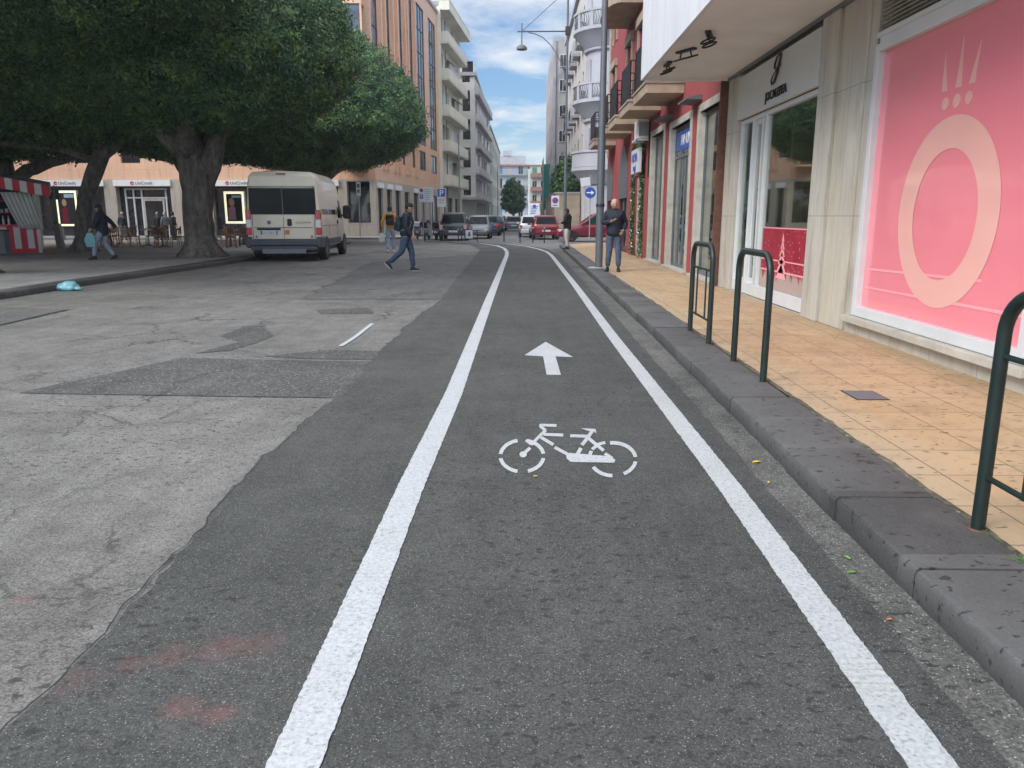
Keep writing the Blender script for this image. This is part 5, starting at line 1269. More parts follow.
leafobj('green leaf in the gutter, lower one of two', 1.36, 2.96, .01, .022, 'green_leaf', .2)
leafobj('small brown leaf in the near gutter', 1.34, 2.58, .01, .014, 'orange_sticker', .2)
leafobj('pale yellow leaf on the lane below the bicycle symbol', .075, 4.12, .018, .016, 'yellow_leaf', .2)
leafobj('tiny yellow leaf low in the gutter above the green ones', 1.36, 4.06, .01, .016, 'yellow_leaf', 1.2)

# ================================================================== VEHICLES
def wheel(parent, x, y, r, w=.2):
    s = 1 if x > 0 else -1
    m = MB(); prof = [(r*.62, -w/2), (r*.93, -w/2), (r, -w/2+.03), (r, w/2-.03), (r*.93, w/2), (r*.62, w/2)]
    n = 24
    m.loft([[(a_*1.0 if False else off, q*math.cos(2*PI*k/n), q*math.sin(2*PI*k/n)) for k in range(n)] for q, off in prof])
    t = m.build('wheel', 'rubber', parent, smooth=40, loc=(x, y, r))
    m = MB(); ox = s*(w/2-.02)
    m.loft([[(ox+d, q*math.cos(2*PI*k/n), q*math.sin(2*PI*k/n)) for k in range(n)] for q, d in ((r*.64, 0), (r*.60, .012*s), (r*.3, -.02*s), (r*.12, .0))])
    for k in range(7):
        a = 2*PI*k/7; c, q = math.cos(a), math.sin(a)
        m.loft([[(ox+s*.014, c*e-q*d, q*e+c*d) for e, d in ((.06*r, -.03), (r*.6, -.02), (r*.6, .02), (.06*r, .03))], [(ox+s*.022, c*e-q*d, q*e+c*d) for e, d in ((.06*r, -.02), (r*.6, -.01), (r*.6, .01), (.06*r, .02))]])
    m.build('rim', 'galvanised', t)
def sect(w, z0, zt, y, tuck=.9, crown=.0):
    """one cross section of a car's lower body"""
    zm = z0+(zt-z0)*.45
    P = [(w*.80, z0), (w*.95, z0+.07), (w*1.0, zm), (w*.985, zt-.10), (w*tuck, zt-.01), (w*.55, zt+crown), (0, zt+crown*1.3)]
    return [(x, y, z) for x, z in P]+[(-x, y, z) for x, z in P[-2::-1]]
def car(name, label, cat, x, y, rz, L, W, H, paint, style='hatch', group=None, lights='tail_red', plate=True, z=0):
    t = thing(name, label, cat, (x, y, z), rz, group)
    h = L/2; w = W/2; suv = style == 'suv'; zb = .26 if not suv else .34; r = .31 if not suv else .37; belt = H*.60
    S = [(-h, .72, .50, belt*.86), (-h+.05, .90, .32, belt*.95), (-h+.22, .98, zb, belt*1.0), (-h*.55, 1, zb, belt), (0, 1, zb, belt*.98), (h*.42, 1, zb, belt*.96), (h*.60, .99, zb, belt*.92), (h-.35, .95, zb, belt*.82), (h-.08, .84, zb+.04, belt*.70), (h, .68, zb+.12, belt*.56)]
    b = MB().loft([sect(w*k, z0, zt, yy, .90, .03 if yy > h*.3 else .0) for yy, k, z0, zt in S]).build('body', paint, t, smooth=50)
    ya, yb, yc, yd = -h+.12, h*.48, -h+(.38 if style != 'sedan' else .95), h*.06
    if style == 'sedan': ya = -h+.55
    cb = MB()
    def ring(z, y0, y1, ww, k): return [(-ww, y0+k, z), (-ww+k, y0, z), (ww-k, y0, z), (ww, y0+k, z), (ww, y1-k*2, z), (ww-k*2, y1, z), (-ww+k*2, y1, z), (-ww, y1-k*2, z)]
    cb.loft([ring(belt-.04, ya, yb, w*.90, .06), ring(H-.07, yc-.02, yd+.03, w*.74, .08), ring(H-.015, yc+.08, yd-.08, w*.66, .1), ring(H, yc+.3, yd-.3, w*.5, .1)])
    cb.build('cabin', paint, b, smooth=45)
    def P(s, f, z):   # point on the side of the cabin
        k = (z-(belt-.04))/(H-.07-belt+.04); ww = w*(.90+(.74-.90)*k)
        y0 = ya+(yc-.02-ya)*k; y1 = yb+(yd+.03-yb)*k
        return (s*(ww+.006), y0+.10+(y1-y0-.26)*f, z)
    z1, z2 = belt+.03, H-.11
    for s in (-1, 1):
        g = MB()
        for f0, f1 in ((.02, .20), (.23, .55), (.58, .97)): g.quad(P(s, f0, z1), P(s, f1, z1), P(s, f1-.0, z2), P(s, f0, z2))
        g.build('side_windows', 'glass_teal' if paint == 'car_maroon' else 'glass_car', t)
    k1, k2 = (z1-belt+.04)/(H-.03-belt), (z2-belt+.04)/(H-.03-belt)
    def E(side, f, z):
        k = (z-(belt-.04))/(H-.07-belt+.04); ww = w*(.90+(.74-.90)*k)-.10
        yy = (ya+(yc-.02-ya)*k-.008) if side < 0 else (yb+(yd+.03-yb)*k+.010)
        return (ww*f, yy, z)
    MB().quad(E(-1, -1, z1+.03), E(-1, 1, z1+.03), E(-1, 1, z2), E(-1, -1, z2)).build('rear_window', 'glass_car', t)
    MB().quad(E(1, -1, z1+.0), E(1, 1, z1), E(1, 1, z2+.01), E(1, -1, z2+.01)).build('windscreen', 'glass_car', t)
    for s in (-1, 1):
        MB().rbox(min(s*w*.70, s*w*.92), max(s*w*.70, s*w*.92), -h-.012, -h+.20, belt*.68, belt*.93, .02).build('tail_light', lights, t)
        MB().rbox(min(s*w*.55, s*w*.86), max(s*w*.55, s*w*.86), h-.32, h-.03, belt*.58, belt*.72, .02).build('headlight', 'lamp_clear', t)
        MB().rbox(min(s*w*.93, s*(w+.16)), max(s*w*.93, s*(w+.16)), h*.30, h*.30+.12, belt-.02, belt+.13, .02).build('mirror', paint, t)
        for yy in (-h*.62, h*.64):
            m = MB(); n = 20
            m.prism([(yy+r*1.17*math.cos(a), r+r*1.17*math.sin(a)) for a in [PI*k/n for k in range(-2, n+3)]], lambda p: (s*(w-.12), p[0], p[1]), lambda p: (s*(w+.004), p[0], p[1]))
            m.build('wheel_arch', 'black', t); wheel(t, s*(w-.10), yy, r)
        MB().box(min(s*(w-.01), s*(w+.004)), max(s*(w-.01), s*(w+.004)), .1, .28, belt*.80, belt*.83).build('door_handle', paint, t)
    MB().rbox(-w*.86, w*.86, -h-.05, -h+.14, zb+.02, zb+.30, .04).build('rear_bumper', 'van_bumper' if suv else paint, t)
    MB().rbox(-w*.80, w*.80, h-.14, h+.045, zb, zb+.24, .04).build('front_bumper', paint, t)
    MB().box(-w*.4, w*.4, h-.07, h-.0, belt*.50, belt*.60).build('grille', 'black', t)
    if plate: MB().box(-.26, .26, -h-.062, -h-.05, .50, .61).build('number_plate', 'plate', t)
    return t
A = PI
car('parked_car', 'black sport utility car seen from behind, parked at the head of the left row', 'car', -4.15, 48.7, 0, 4.2, 1.78, 1.66, 'car_black', 'suv', 'cars parked along the left side', 'brake_pink')
car('parked_car', 'silver car facing us just right of the black one', 'car', -2.95, 52.3, A, 4.0, 1.68, 1.5, 'car_silver', 'hatch', 'cars parked along the left side')
car('parked_car', 'dark navy car farther along the left row', 'car', -2.6, 60.5, 0, 4.2, 1.75, 1.5, 'car_navy', 'hatch', 'cars parked along the left side')
for i, (x, y, p_, lb) in enumerate(((-2.5, 66.5, 'car_grey', 'grey car right behind the navy one in the left row'), (-2.45, 72, 'car_silver', 'silver car deep in the left row'), (-2.4, 78, 'car_white', 'white car deep in the left row'), (-2.3, 84, 'car_black', 'black car near the far end of the left row'))):
    car('parked_car', lb, 'car', x-.2, y, 0, 4.1, 1.72, 1.48, p_, 'hatch', 'cars parked along the left side')
car('grey_car', 'grey saloon driving in the middle of the street', 'car', -.95, 78, .03, 4.4, 1.78, 1.45, 'car_grey', 'sedan', None, 'tail_red')
car('parked_car', 'white hatchback mostly hidden behind the red one on the right', 'car', .55, 56.0, 0, 4.0, 1.7, 1.5, 'car_white', 'hatch', 'cars parked along the right side')
car('parked_car', 'bright red hatchback parked at the right kerb behind the bollards', 'car', 1.35, 50.8, .05, 3.9, 1.72, 1.5, 'car_red', 'hatch', 'cars parked along the right side')
car('parked_car', 'dark grey car farther along the right side of the street', 'car', 1.0, 66, 0, 4.1, 1.7, 1.5, 'car_grey', 'hatch', 'cars parked along the right side')
car('maroon_car', 'maroon hatchback seen side on across the side street', 'car', 4.15, 45.6, PI/2, 4.3, 1.75, 1.62, 'car_maroon', 'hatch')
# scooters
def scooter(label, x, y, rz, paint):
    t = thing('scooter', label, 'scooter', (x, y, 0), rz, 'scooters parked beside the black car')
    for yy in (-.6, .62):
        m = MB(); n = 18; m.loft([[(off, q*math.cos(2*PI*k/n), q*math.sin(2*PI*k/n)) for k in range(n)] for q, off in ((.14, -.05), (.23, -.055), (.255, 0), (.23, .055), (.14, .05))])
        w = m.build('wheel', 'rubber', t, smooth=40, loc=(0, yy, .255)); MB().cyl((-.05, 0, 0), (.05, 0, 0), .14, n=12).build('rim', 'galvanised', w)
    MB().loft([[(-.17, -.75, .5), (.17, -.75, .5), (.12, -.72, .72), (-.12, -.72, .72)], [(-.19, -.35, .32), (.19, -.35, .32), (.15, -.35, .74), (-.15, -.35, .74)], [(-.15, .02, .25), (.15, .02, .25), (.13, .0, .62), (-.13, .0, .62)], [(-.16, .35, .25), (.16, .35, .25), (.15, .35, .32), (-.15, .35, .32)]]).build('body', paint, t, smooth=40)
    MB().loft([[(-.22, .34, .28), (.22, .34, .28), (.18, .44, .28), (-.18, .44, .28)], [(-.2, .40, .8), (.2, .40, .8), (.12, .52, .8), (-.12, .52, .8)], [(-.1, .36, 1.02), (.1, .36, 1.02), (.08, .44, 1.02), (-.08, .44, 1.02)]]).build('leg_shield', paint, t, smooth=40)
    MB().rbox(-.14, .14, -.72, .02, .73, .82, .03).build('seat', 'black', t)
    MB().rbox(-.2, .2, -1.0, -.68, .80, 1.12, .05).build('top_box', 'black' if paint != 'car_black' else 'canopy_metal', t)
    MB().tube([(-.33, .3, 1.05), (-.1, .40, 1.04), (.1, .40, 1.04), (.33, .3, 1.05)], .018, 6).build('handlebar', 'dark_metal', t)
    MB().prism([(-.13, 1.0), (.13, 1.0), (.09, 1.22), (-.09, 1.22)], lambda p: (p[0], .42-.1*(p[1]-1), p[1]), lambda p: (p[0], .43-.1*(p[1]-1), p[1])).build('windshield', 'glass_blue', t)
    MB().tube([(0, .44, .9), (0, .62, .26)], .035, 8).build('fork', 'galvanised', t)
    for s in (-1, 1): MB().ball((s*.32, .38, 1.2), (.06, .02, .045), 8, 5).build('mirror', 'dark_metal', t)
    MB().box(-.09, .09, -.79, -.78, .42, .56).build('number_plate', 'plate', t)
scooter('black scooter with rear box, left one of the row', -6.55, 48.6, .12, 'car_black')
scooter('white scooter in the middle of the row', -5.95, 48.4, -.1, 'car_white')
scooter('dark grey scooter next to the black car', -5.4, 48.9, .05, 'car_grey')

# ---- minibus
V = thing('minibus', 'cream high roof minibus with dark rear windows parked by the big ficus', 'van', (-7.70, 25.2, 0), R(4.4))
W2 = 1.17; L = 6.1; H = 2.86
def vs(y, k=1., zr=0, zb=.45, hw=0, slope=0):
    w = W2*k; P = [(w*.93, zb), (w, zb+.12), (w, 1.25), (w*.985, 1.55), (w*.925, 2.45-zr), (w*.89, 2.68-zr), (w*.78, 2.82-zr), (0, H-zr)]
    return [(x, y, z) for x, z in P]+[(-x, y, z) for x, z in P[-2::-1]]
S = [(0.0, .965, .04), (.03, .99, .015), (.10, 1, 0), (1.2, 1, 0), (3, 1, 0), (3.9, 1, .02), (4.35, .995, .14)]
rings = [vs(y, k, zr) for y, k, zr in S]
def nose(y, k, top, zb=.45):
    w = W2*k; hs = [zb, zb+.12, min(1.25, top*.55+.2), min(1.5, top*.72), top*.9, top*.96, top*.99, top]
    ws = [.93, 1, 1, .985, .93, .86, .62, 0]
    P = [(w*a, z) for a, z in zip(ws, hs)]
    return [(x, y, z) for x, z in P]+[(-x, y, z) for x, z in P[-2::-1]]
rings += [nose(4.75, .985, 2.30), nose(5.25, .97, 1.72), nose(5.45, .96, 1.42), nose(5.95, .90, 1.15), nose(6.1, .78, .95, .5)]
vb = MB().loft(rings).build('body', 'van_cream', V, smooth=50)
def vx(z):   # half width of the van at height z
    return W2*(1 if z < 1.25 else (1-.015*(z-1.25)/.3 if z < 1.55 else .985-.085*(z-1.55)/.9))
# rear doors
m = MB(); 
for (xa, xb, za, zb_) in ((-1.06, -.012, 1.50, 2.32), (.012, 1.06, 1.50, 2.32)):
    m.prism([(xa, za), (xb, za), (xb-(.02 if xb > 0 and xb > .5 else 0), zb_), (xa+(.02 if xa < -.5 else 0), zb_)], lambda p: (p[0], -.022, p[1]), lambda p: (p[0], .02, p[1]))
dn = m.build('rear_window', 'glass_car', V, bevel=.01)
m = MB().box(-1.06, 1.06, -.012, .03, 2.345, 2.365).box(-.006, .006, -.0095, .03, .72, 2.6).box(-.98, .98, -.008, .03, .715, .73).box(-.93, .93, -.0115, .03, 1.08, 1.095).box(-.99, -.975, -.0092, .03, .73, 2.6).box(.975, .99, -.0092, .03, .73, 2.6)
m.build('door_gap', 'van_bumper', V)
MB().box(-.15, .15, -.03, .02, 2.735, 2.775).build('brake_light', 'car_maroon', V)
MB().prism([(-1.02, 2.38), (1.02, 2.38), (.98, 2.69), (-.98, 2.69)], lambda p: (p[0], -.014-.0*(p[1]), p[1]), lambda p: (p[0], .04, p[1])).build('roof_panel', 'van_cream', V, bevel=.01)
MB().rbox(-.85, -.10, -.045, .02, 1.01, 1.07, .01).build('plate_light_bar', 'black', V)
p = MB().box(-.74, -.20, -.03, .0, .86, .985).build('number_plate', 'plate', V)
MB().box(-.74, -.70, -.033, -.0301, .86, .985).box(-.24, -.20, -.033, -.0301, .86, .985).build('plate_band', 'sign_blue', p); text('DG 328VT', .105, 'text_grey', p, (-.47, -.032, .888), ext=.001)
MB().rbox(.12, .26, -.05, .02, 1.14, 1.36, .03).build('door_handle', 'black', V)
MB().cyl((-.46, -.025, 1.25), (-.46, .0, 1.25), .062, n=18).build('badge', 'grey_metal', V)
text('DUCATO', .075, 'text_grey', V, (.62, -.016, 1.22), sx=1.5, name='lettering')
MB().box(.03, .17, -.02, .0, .87, 1.01).build('sticker', 'orange_sticker', V)
for s in (-1, 1):
    for za, zb_, mm in ((1.34, 1.64, 'tail_red'), (1.08, 1.338, 'lamp_clear'), (.86, 1.078, 'tail_red')):
        MB().rbox(min(s*1.02, s*1.185), max(s*1.02, s*1.185), -.035, .16, za, zb_, .012).build('tail_light', mm, V)
    MB().cyl((s*.88, -.03, .80), (s*.88, 0, .80), .035, n=10).build('reflector', 'grey_metal', V)
m = MB().rbox(-1.16, 1.16, -.13, .22, .50, .715, .04).rbox(-1.21, -1.02, -.12, .62, .44, .80, .04).rbox(1.02, 1.21, -.12, .62, .44, .80, .04).rbox(-1.05, 1.05, -.16, .1, .36, .50, .03)
m.build('rear_bumper', 'van_bumper', V, bevel=.01)
MB().box(-.68, .70, -.19, -.155, .27, .41).build('tow_bar', 'grey_metal', V)
MB().box(-.95, .95, .2, 5.6, .28, .46).build('chassis', 'black', V)
for s in (-1, 1):
    m = MB()
    def side(y0, y1, z0, z1, d=.006, r=.0): m.quad((s*(vx(z0)+d), y0, z0), (s*(vx(z0)+d), y1, z0), (s*(vx(z1)+d), y1-r, z1), (s*(vx(z1)+d), y0, z1))
    side(.42, 1.65, 1.50, 2.28); side(1.70, 3.25, 1.50, 2.28); side(3.33, 3.52, 1.50, 2.28)
    m.build('side_windows', 'glass_teal', V)
    m = MB(); m.quad((s*(vx(1.4)+.008), 3.62, 1.38), (s*(vx(1.4)+.008), 4.75, 1.38), (s*(vx(2.0)+.010), 4.40, 2.0), (s*(vx(2.0)+.008), 3.68, 2.05)); m.build('front_side_window', 'glass_car', V)
    m = MB()
    for y in (1.64, 3.29, 3.58): m.box(min(s*(W2-.0), s*(W2+.004)), max(s*(W2-.0), s*(W2+.004)), y, y+.014, .60, 1.30)
    m.box(min(s*(W2), s*(W2+.005)), max(s*W2, s*(W2+.005)), .3, 3.5, 1.13, 1.145); m.build('panel_gap', 'van_bumper', V)
    MB().box(min(s*(W2), s*(W2+.012)), max(s*W2, s*(W2+.012)), 1.3, 4.1, .50, .70).build('side_trim', 'van_bumper', V)
    MB().box(min(s*W2, s*(W2+.03)), max(s*W2, s*(W2+.03)), 3.36, 3.52, 1.18, 1.30).build('door_handle', 'black', V)
    MB().rbox(min(s*(W2+.04), s*(W2+.34)), max(s*(W2+.04), s*(W2+.34)), 4.55, 4.72, 1.35, 1.85, .05).build('mirror', 'black', V)
    MB().tube([(s*(W2-.1), 4.6, 1.45), (s*(W2+.1), 4.62, 1.5)], .03, 8).build('mirror_arm', 'black', V)
    for yy in (1.05, 5.05):
        m = MB(); n = 20; r = .36
        m.prism([(yy+r*1.2*math.cos(a), r+r*1.2*math.sin(a)) for a in [PI*k/n for k in range(-2, n+3)]], lambda p: (s*(W2-.25), p[0], p[1]), lambda p: (s*(W2+.007), p[0], p[1]))
        m.build('wheel_arch', 'black', V); wheel(V, s*(W2-.12), yy, r, .25)
MB().quad((-.9, 5.22, 1.62), (.9, 5.22, 1.62), (.86, 4.52, 2.4), (-.86, 4.52, 2.4)).build('windscreen', 'glass_car', V)

# ================================================================== PEOPLE
def skin_mesh(J, E, sub=2, root=0):
    """grow one continuous surface round a skeleton; returns plain verts and faces"""
    names = list(J); ix = {n: i for i, n in enumerate(names)}
    me = bpy.data.meshes.new('tmp'); me.from_pydata([J[n][0] for n in names], [(ix[a], ix[b]) for a, b in E], [])
    o = bpy.data.objects.new('tmp', me); C.objects.link(o)
    sk = o.modifiers.new('s', 'SKIN'); sk.use_smooth_shade = True
    if not me.skin_vertices: me.attributes  # layer is made by the modifier
    if len(me.skin_vertices) == 0:
        bpy.context.view_layer.objects.active = o
        bm_ = __import__('bmesh').new(); bm_.from_mesh(me); bm_.verts.layers.skin.verify(); bm_.to_mesh(me); bm_.free()
    sv = me.skin_vertices[0].data
    for i, n in enumerate(names):
        r = J[n][1]; sv[i].radius = r if hasattr(r, '__len__') else (r, r); sv[i].use_root = (i == root)
    sb = o.modifiers.new('u', 'SUBSURF'); sb.levels = sub; sb.render_levels = sub
    dg = bpy.context.evaluated_depsgraph_get(); ev = o.evaluated_get(dg).to_mesh()
    vs = [tuple(v.co) for v in ev.vertices]; fs = [tuple(p.vertices) for p in ev.polygons]
    o.evaluated_get(dg).to_mesh_clear(); bpy.data.objects.remove(o); bpy.data.meshes.remove(me)
    return vs, fs
def head_fn(q):
    x, y, z = q
    if z < 0: x *= 1-.30*(-z)**1.3; y *= 1-.12*(-z); 
    if y > .6 and abs(x) < .28 and -.35 < z < .15: y += .20*(1-abs(x)/.28)*(1-abs(z+.18)/.3 if abs(z+.18) < .3 else 0)
    if y > .7 and abs(x) < .3 and -.66 < z < -.42: y += .05
    if y > .5 and .02 < z < .24 and .12 < abs(x) < .5: y -= .05
    if y < -.3 and z < -.4: y *= .85
    return (x, y, z)
def finger_set(mb, wrist, hand_dir, palm_n, s=1, curl=.5, L=.175, side=1):
    """palm and five separate tapering fingers"""
    d = Vector(hand_dir).normalized(); n = Vector(palm_n); n = (n-d*n.dot(d)).normalized(); t = d.cross(n)*side
    w = Vector(wrist)
    def ring(c, rw, rt, dd=d): return [c+t*(rw*math.cos(a))+n*(rt*math.sin(a)) for a in [2*PI*k/8 for k in range(8)]]
    mb.loft([ring(w-d*.02, .024, .019), ring(w+d*.025, .032, .016), ring(w+d*.06, .040, .015), ring(w+d*.088, .038, .013)])
    for k, (off, ln) in enumerate(((-.030, .062), (-.010, .075), (.011, .080), (.031, .070))):
        p = w+d*.080+t*off; q = p+(d+n*curl*.35).normalized()*ln*.45; r = q+(d+n*curl*1.2).normalized()*ln*.32; e = r+(d*.6+n*curl*1.9).normalized()*ln*.25
        mb.tube([p, q, r, e], [.0088, .0082, .0075, .0058], 7)
    p = w+d*.025+t*.028; q = p+(d*.6+t*.8+n*.2).normalized()*.034; e = q+(d*.9+t*.25+n*.45*(.5+curl)).normalized()*.034
    mb.tube([p, q, e], [.0115, .0095, .0075], 7)
def person(label, x, y, rz, H, pose, top, legs, shoes='cloth_black', hair='hair_black', skinm='skin', z=0, hairstyle='short', group=None, coat_len=.0, puffer=False, bulk_=1., collar=None, sleeve=None):
    """pose: joint positions for a figure 1.75 m tall facing +y; missing joints take a standing default"""
    t = thing('person', label, 'person', (x, y, z), rz, group, H/1.75)
    D = dict(pel=(0, 0, .95), bel=(0, .005, 1.10), che=(0, 0, 1.30), nek=(0, .0, 1.47), hd=(0, .02, 1.60),
             ls=(-.160, 0, 1.395), le=(-.235, -.03, 1.14), lw=(-.235, .06, .90), rs=(.160, 0, 1.395), re=(.235, -.03, 1.14), rw=(.235, .06, .90),
             lh=(-.09, 0, .90), lk=(-.10, .02, .50), la=(-.105, -.01, .09), rh=(.09, 0, .90), rk=(.10, .02, .50), ra=(.105, -.01, .09),
             lt=None, rt=None, look=(0, 1, -.05))
    D.update(pose)
    v = {k: Vector(a) for k, a in D.items() if a is not None}
    # body: one continuous surface (torso, neck, arms, legs) with the head and hands joined in the same mesh
    J = dict(pel=(v['pel'], .11), bel=(v['bel'], .105), che=(v['che'], .12), nk0=(v['che'].lerp(v['nek'], .65), .075), nek=(v['nek'], .052), nk2=(v['nek'].lerp(v['hd'], .5), .05),
             ls=(v['ls'], .052), le=(v['le'], .038), lw=(v['lw'], .026), rs=(v['rs'], .052), re=(v['re'], .038), rw=(v['rw'], .026),
             lh=(v['lh'], .078), lk=(v['lk'], .052), la=(v['la'], .036), rh=(v['rh'], .078), rk=(v['rk'], .052), ra=(v['ra'], .036))
    E = [('pel', 'bel'), ('bel', 'che'), ('che', 'nk0'), ('nk0', 'nek'), ('nek', 'nk2'), ('nk0', 'ls'), ('ls', 'le'), ('le', 'lw'), ('nk0', 'rs'), ('rs', 're'), ('re', 'rw'), ('pel', 'lh'), ('lh', 'lk'), ('lk', 'la'), ('pel', 'rh'), ('rh', 'rk'), ('rk', 'ra')]
    vs, fs = skin_mesh(J, E, 1)
    mb = MB(); mb.add(vs, fs)
    look = Vector(D['look']).normalized(); q = Vector((0, 1, 0)).rotation_difference(look).to_matrix()
    hc = v['hd']+Vector((0, 0, .02))
    def hp(p): return hc+q @ Vector((p[0]*.083, p[1]*.102, p[2]*.126))
    tmp = MB(); tmp.ball((0, 0, 0), (1, 1, 1), 18, 16, head_fn); mb.add([hp(p) for p in tmp.v], tmp.f)
    for s in (-1, 1):
        tmp = MB(); tmp.ball((s*1.0, -.05, -.05), (.12, .22, .26), 8, 6); mb.add([hp(p) for p in tmp.v], tmp.f)
    mb.mi = 1
    for s in (-1, 1):
        tmp = MB(); tmp.ball((s*.36, .86, .10), (.15, .08, .07), 8, 6); mb.add([hp(p) for p in tmp.v], tmp.f)
    tmp = MB(); tmp.ball((0, .88, -.54), (.30, .07, .045), 8, 5); mb.mi = 2; mb.add([hp(p) for p in tmp.v], tmp.f); mb.mi = 0
    for a, e, s in (('lw', 'le', -1), ('rw', 're', 1)):
        d = (v[a]-v[e]).normalized()
        d = Vector(D.get(a[0]+'hand', d)).normalized(); nrm = Vector(D.get(a[0]+'palm', (-s, 0, 0)))
        finger_set(mb, v[a], d, nrm, curl=D.get('curl', .55), side=s if abs(d.z) > .5 else s)
    mb.build('body', [skinm, 'black', 'logo_red'], t, smooth=True)
    # top garment
    hem = v['pel']+Vector((0, 0, -.09-coat_len)); bulk_ *= 1.08; B = bulk_
    J = dict(hem=(hem, .155*B), pel=(v['pel']+Vector((0, 0, .05)), .158*B), bel=(v['bel'], .152*B), che=(v['che'], .165*B), nk0=(v['che'].lerp(v['nek'], .60), .112*B), col=(v['nek']+Vector((0, -.01, -.01)), .078*B),
             ls=(v['ls'], .074*B), lm=(v['ls'].lerp(v['le'], .5), .070*B), le=(v['le'], .062*B), lw=(v['lw'].lerp(v['le'], .08), .044*B), rs=(v['rs'], .074*B), rm=(v['rs'].lerp(v['re'], .5), .070*B), re=(v['re'], .062*B), rw=(v['rw'].lerp(v['re'], .08), .044*B))
    E = [('hem', 'pel'), ('pel', 'bel'), ('bel', 'che'), ('che', 'nk0'), ('nk0', 'col'), ('nk0', 'ls'), ('ls', 'lm'), ('lm', 'le'), ('le', 'lw'), ('nk0', 'rs'), ('rs', 'rm'), ('rm', 're'), ('re', 'rw')]
    vs, fs = skin_mesh(J, E, 2)
    vs = [(p[0]*1.12, p[1]*.86 if abs(p[1]) < .2 else p[1], p[2]) for p in vs] if False else vs
    cv = []
    for p in vs:   # folds
        P = Vector(p); k = noise.noise(P*7)*.010+noise.noise(Vector((P.x*5, P.y*5, P.z*17)))*.009+(.009*abs(math.sin(P.z*38+P.x*2)) if puffer else 0); c = v['che']; d = Vector((P.x-c.x, P.y-c.y, 0))
        cv.append(P+(d.normalized()*k if d.length > .01 else Vector()))
    m = MB(); m.add(cv, fs); jk = m.build('jacket', top, t, smooth=True)
    if collar: MB().tube([v['nek']+Vector((.075*math.cos(a), .075*math.sin(a)-.01, .0)) for a in [2*PI*k/14 for k in range(14)]], .042, 8, cyclic=True).build('hood', collar, jk, smooth=True)
    # trousers
    J = dict(top=(v['pel']+Vector((0, 0, .07)), .15), pel=(v['pel']+Vector((0, 0, -.02)), .15), lh=(v['lh'], .112), lm=(v['lh'].lerp(v['lk'], .5), .100), lk=(v['lk'], .084), lc=(v['lk'].lerp(v['la'], .45), .076), la=(v['la']+(v['lk']-v['la']).normalized()*.015, .066),
             rh=(v['rh'], .112), rm=(v['rh'].lerp(v['rk'], .5), .100), rk=(v['rk'], .084), rc=(v['rk'].lerp(v['ra'], .45), .076), ra=(v['ra']+(v['rk']-v['ra']).normalized()*.015, .066))
    E = [('top', 'pel'), ('pel', 'lh'), ('lh', 'lm'), ('lm', 'lk'), ('lk', 'lc'), ('lc', 'la'), ('pel', 'rh'), ('rh', 'rm'), ('rm', 'rk'), ('rk', 'rc'), ('rc', 'ra')]
    vs, fs = skin_mesh(J, E, 2); cv = []
    for p in vs:
        P = Vector(p); k = noise.noise(Vector((P.x*8, P.y*8, P.z*14)))*.012; cv.append(P+Vector((noise.noise(P*9), noise.noise(P*9+Vector((5, 0, 0))), 0)).normalized()*abs(k))
    MB().add(cv, fs).build('trousers', legs, t, smooth=True)
    for a, kn in (('l', 'lk'), ('r', 'rk')):
        an = v[a+'a']; dr = Vector(D[a+'t']) if D[a+'t'] is not None else Vector((-.12 if a == 'l' else .12, 1, 0)); dr.normalize()
        up = Vector((0, 0, 1)); up = (up-dr*up.dot(dr)).normalized(); sd = dr.cross(up)
        m = MB(); R_ = []
        for f, wd, hb, ht in ((-.075, .026, -.070, -.02), (-.06, .036, -.085, .02), (.0, .041, -.088, .035), (.07, .045, -.088, -.01), (.13, .046, -.088, -.035), (.165, .036, -.085, -.05), (.18, .02, -.078, -.062)):
            c = an+dr*f
            R_.append([c+sd*wd*cx+up*(hb if cz < 0 else ht) for cx, cz in ((-1, -1), (-.4, -1), (.4, -1), (1, -1), (.9, .4), (.45, 1), (-.45, 1), (-.9, .4))])
            for j in (4, 7): R_[-1][j] = c+sd*wd*(.95 if j == 4 else -.95)+up*(hb*.4+ht*.6)
        m.loft(R_); sh_ = m.build('shoe', shoes, t, smooth=50)
        m = MB(); m.loft([[c_-up*.0+Vector() for c_ in (an+dr*f-sd*wd+up*-.092, an+dr*f+sd*wd+up*-.092, an+dr*f+sd*wd+up*-.078, an+dr*f-sd*wd+up*-.078)] for f, wd in ((-.078, .03), (0, .044), (.12, .05), (.184, .025))])
        m.build('sole', 'plate' if shoes == 'cloth_navy' else 'black', sh_)
    # hair or cap
    hm = MB(); tmp = MB(); tmp.ball((0, 0, 0), (1.10, 1.08, 1.10), 18, 16, head_fn if False else None)
    keep = []
    for f in tmp.f:
        c = sum((Vector(tmp.v[i]) for i in f), Vector())/len(f)
        lim = {'short': .30, 'balding': .62, 'cap': .22, 'long': -.1, 'bun': .1}[hairstyle]
        back = {'short': -.55, 'balding': -.45, 'cap': -.2, 'long': -2, 'bun': -.7}[hairstyle]
        if c.z > lim+(.25 if c.y > .55 else 0) and hairstyle != 'balding' or (c.y < .10 and c.z > back and not (hairstyle == 'balding' and c.z > .75)) : keep.append(f)
    hv = [hp(Vector(p)*(1+.05*noise.noise(Vector(p)*6))) for p in tmp.v]; hm.add(hv, keep)
    hr = hm.build('hair' if hairstyle != 'cap' else 'cap', hair, t, smooth=True)
    so = hr.modifiers.new('thick', 'SOLIDIFY'); so.thickness = .012; so.offset = -1
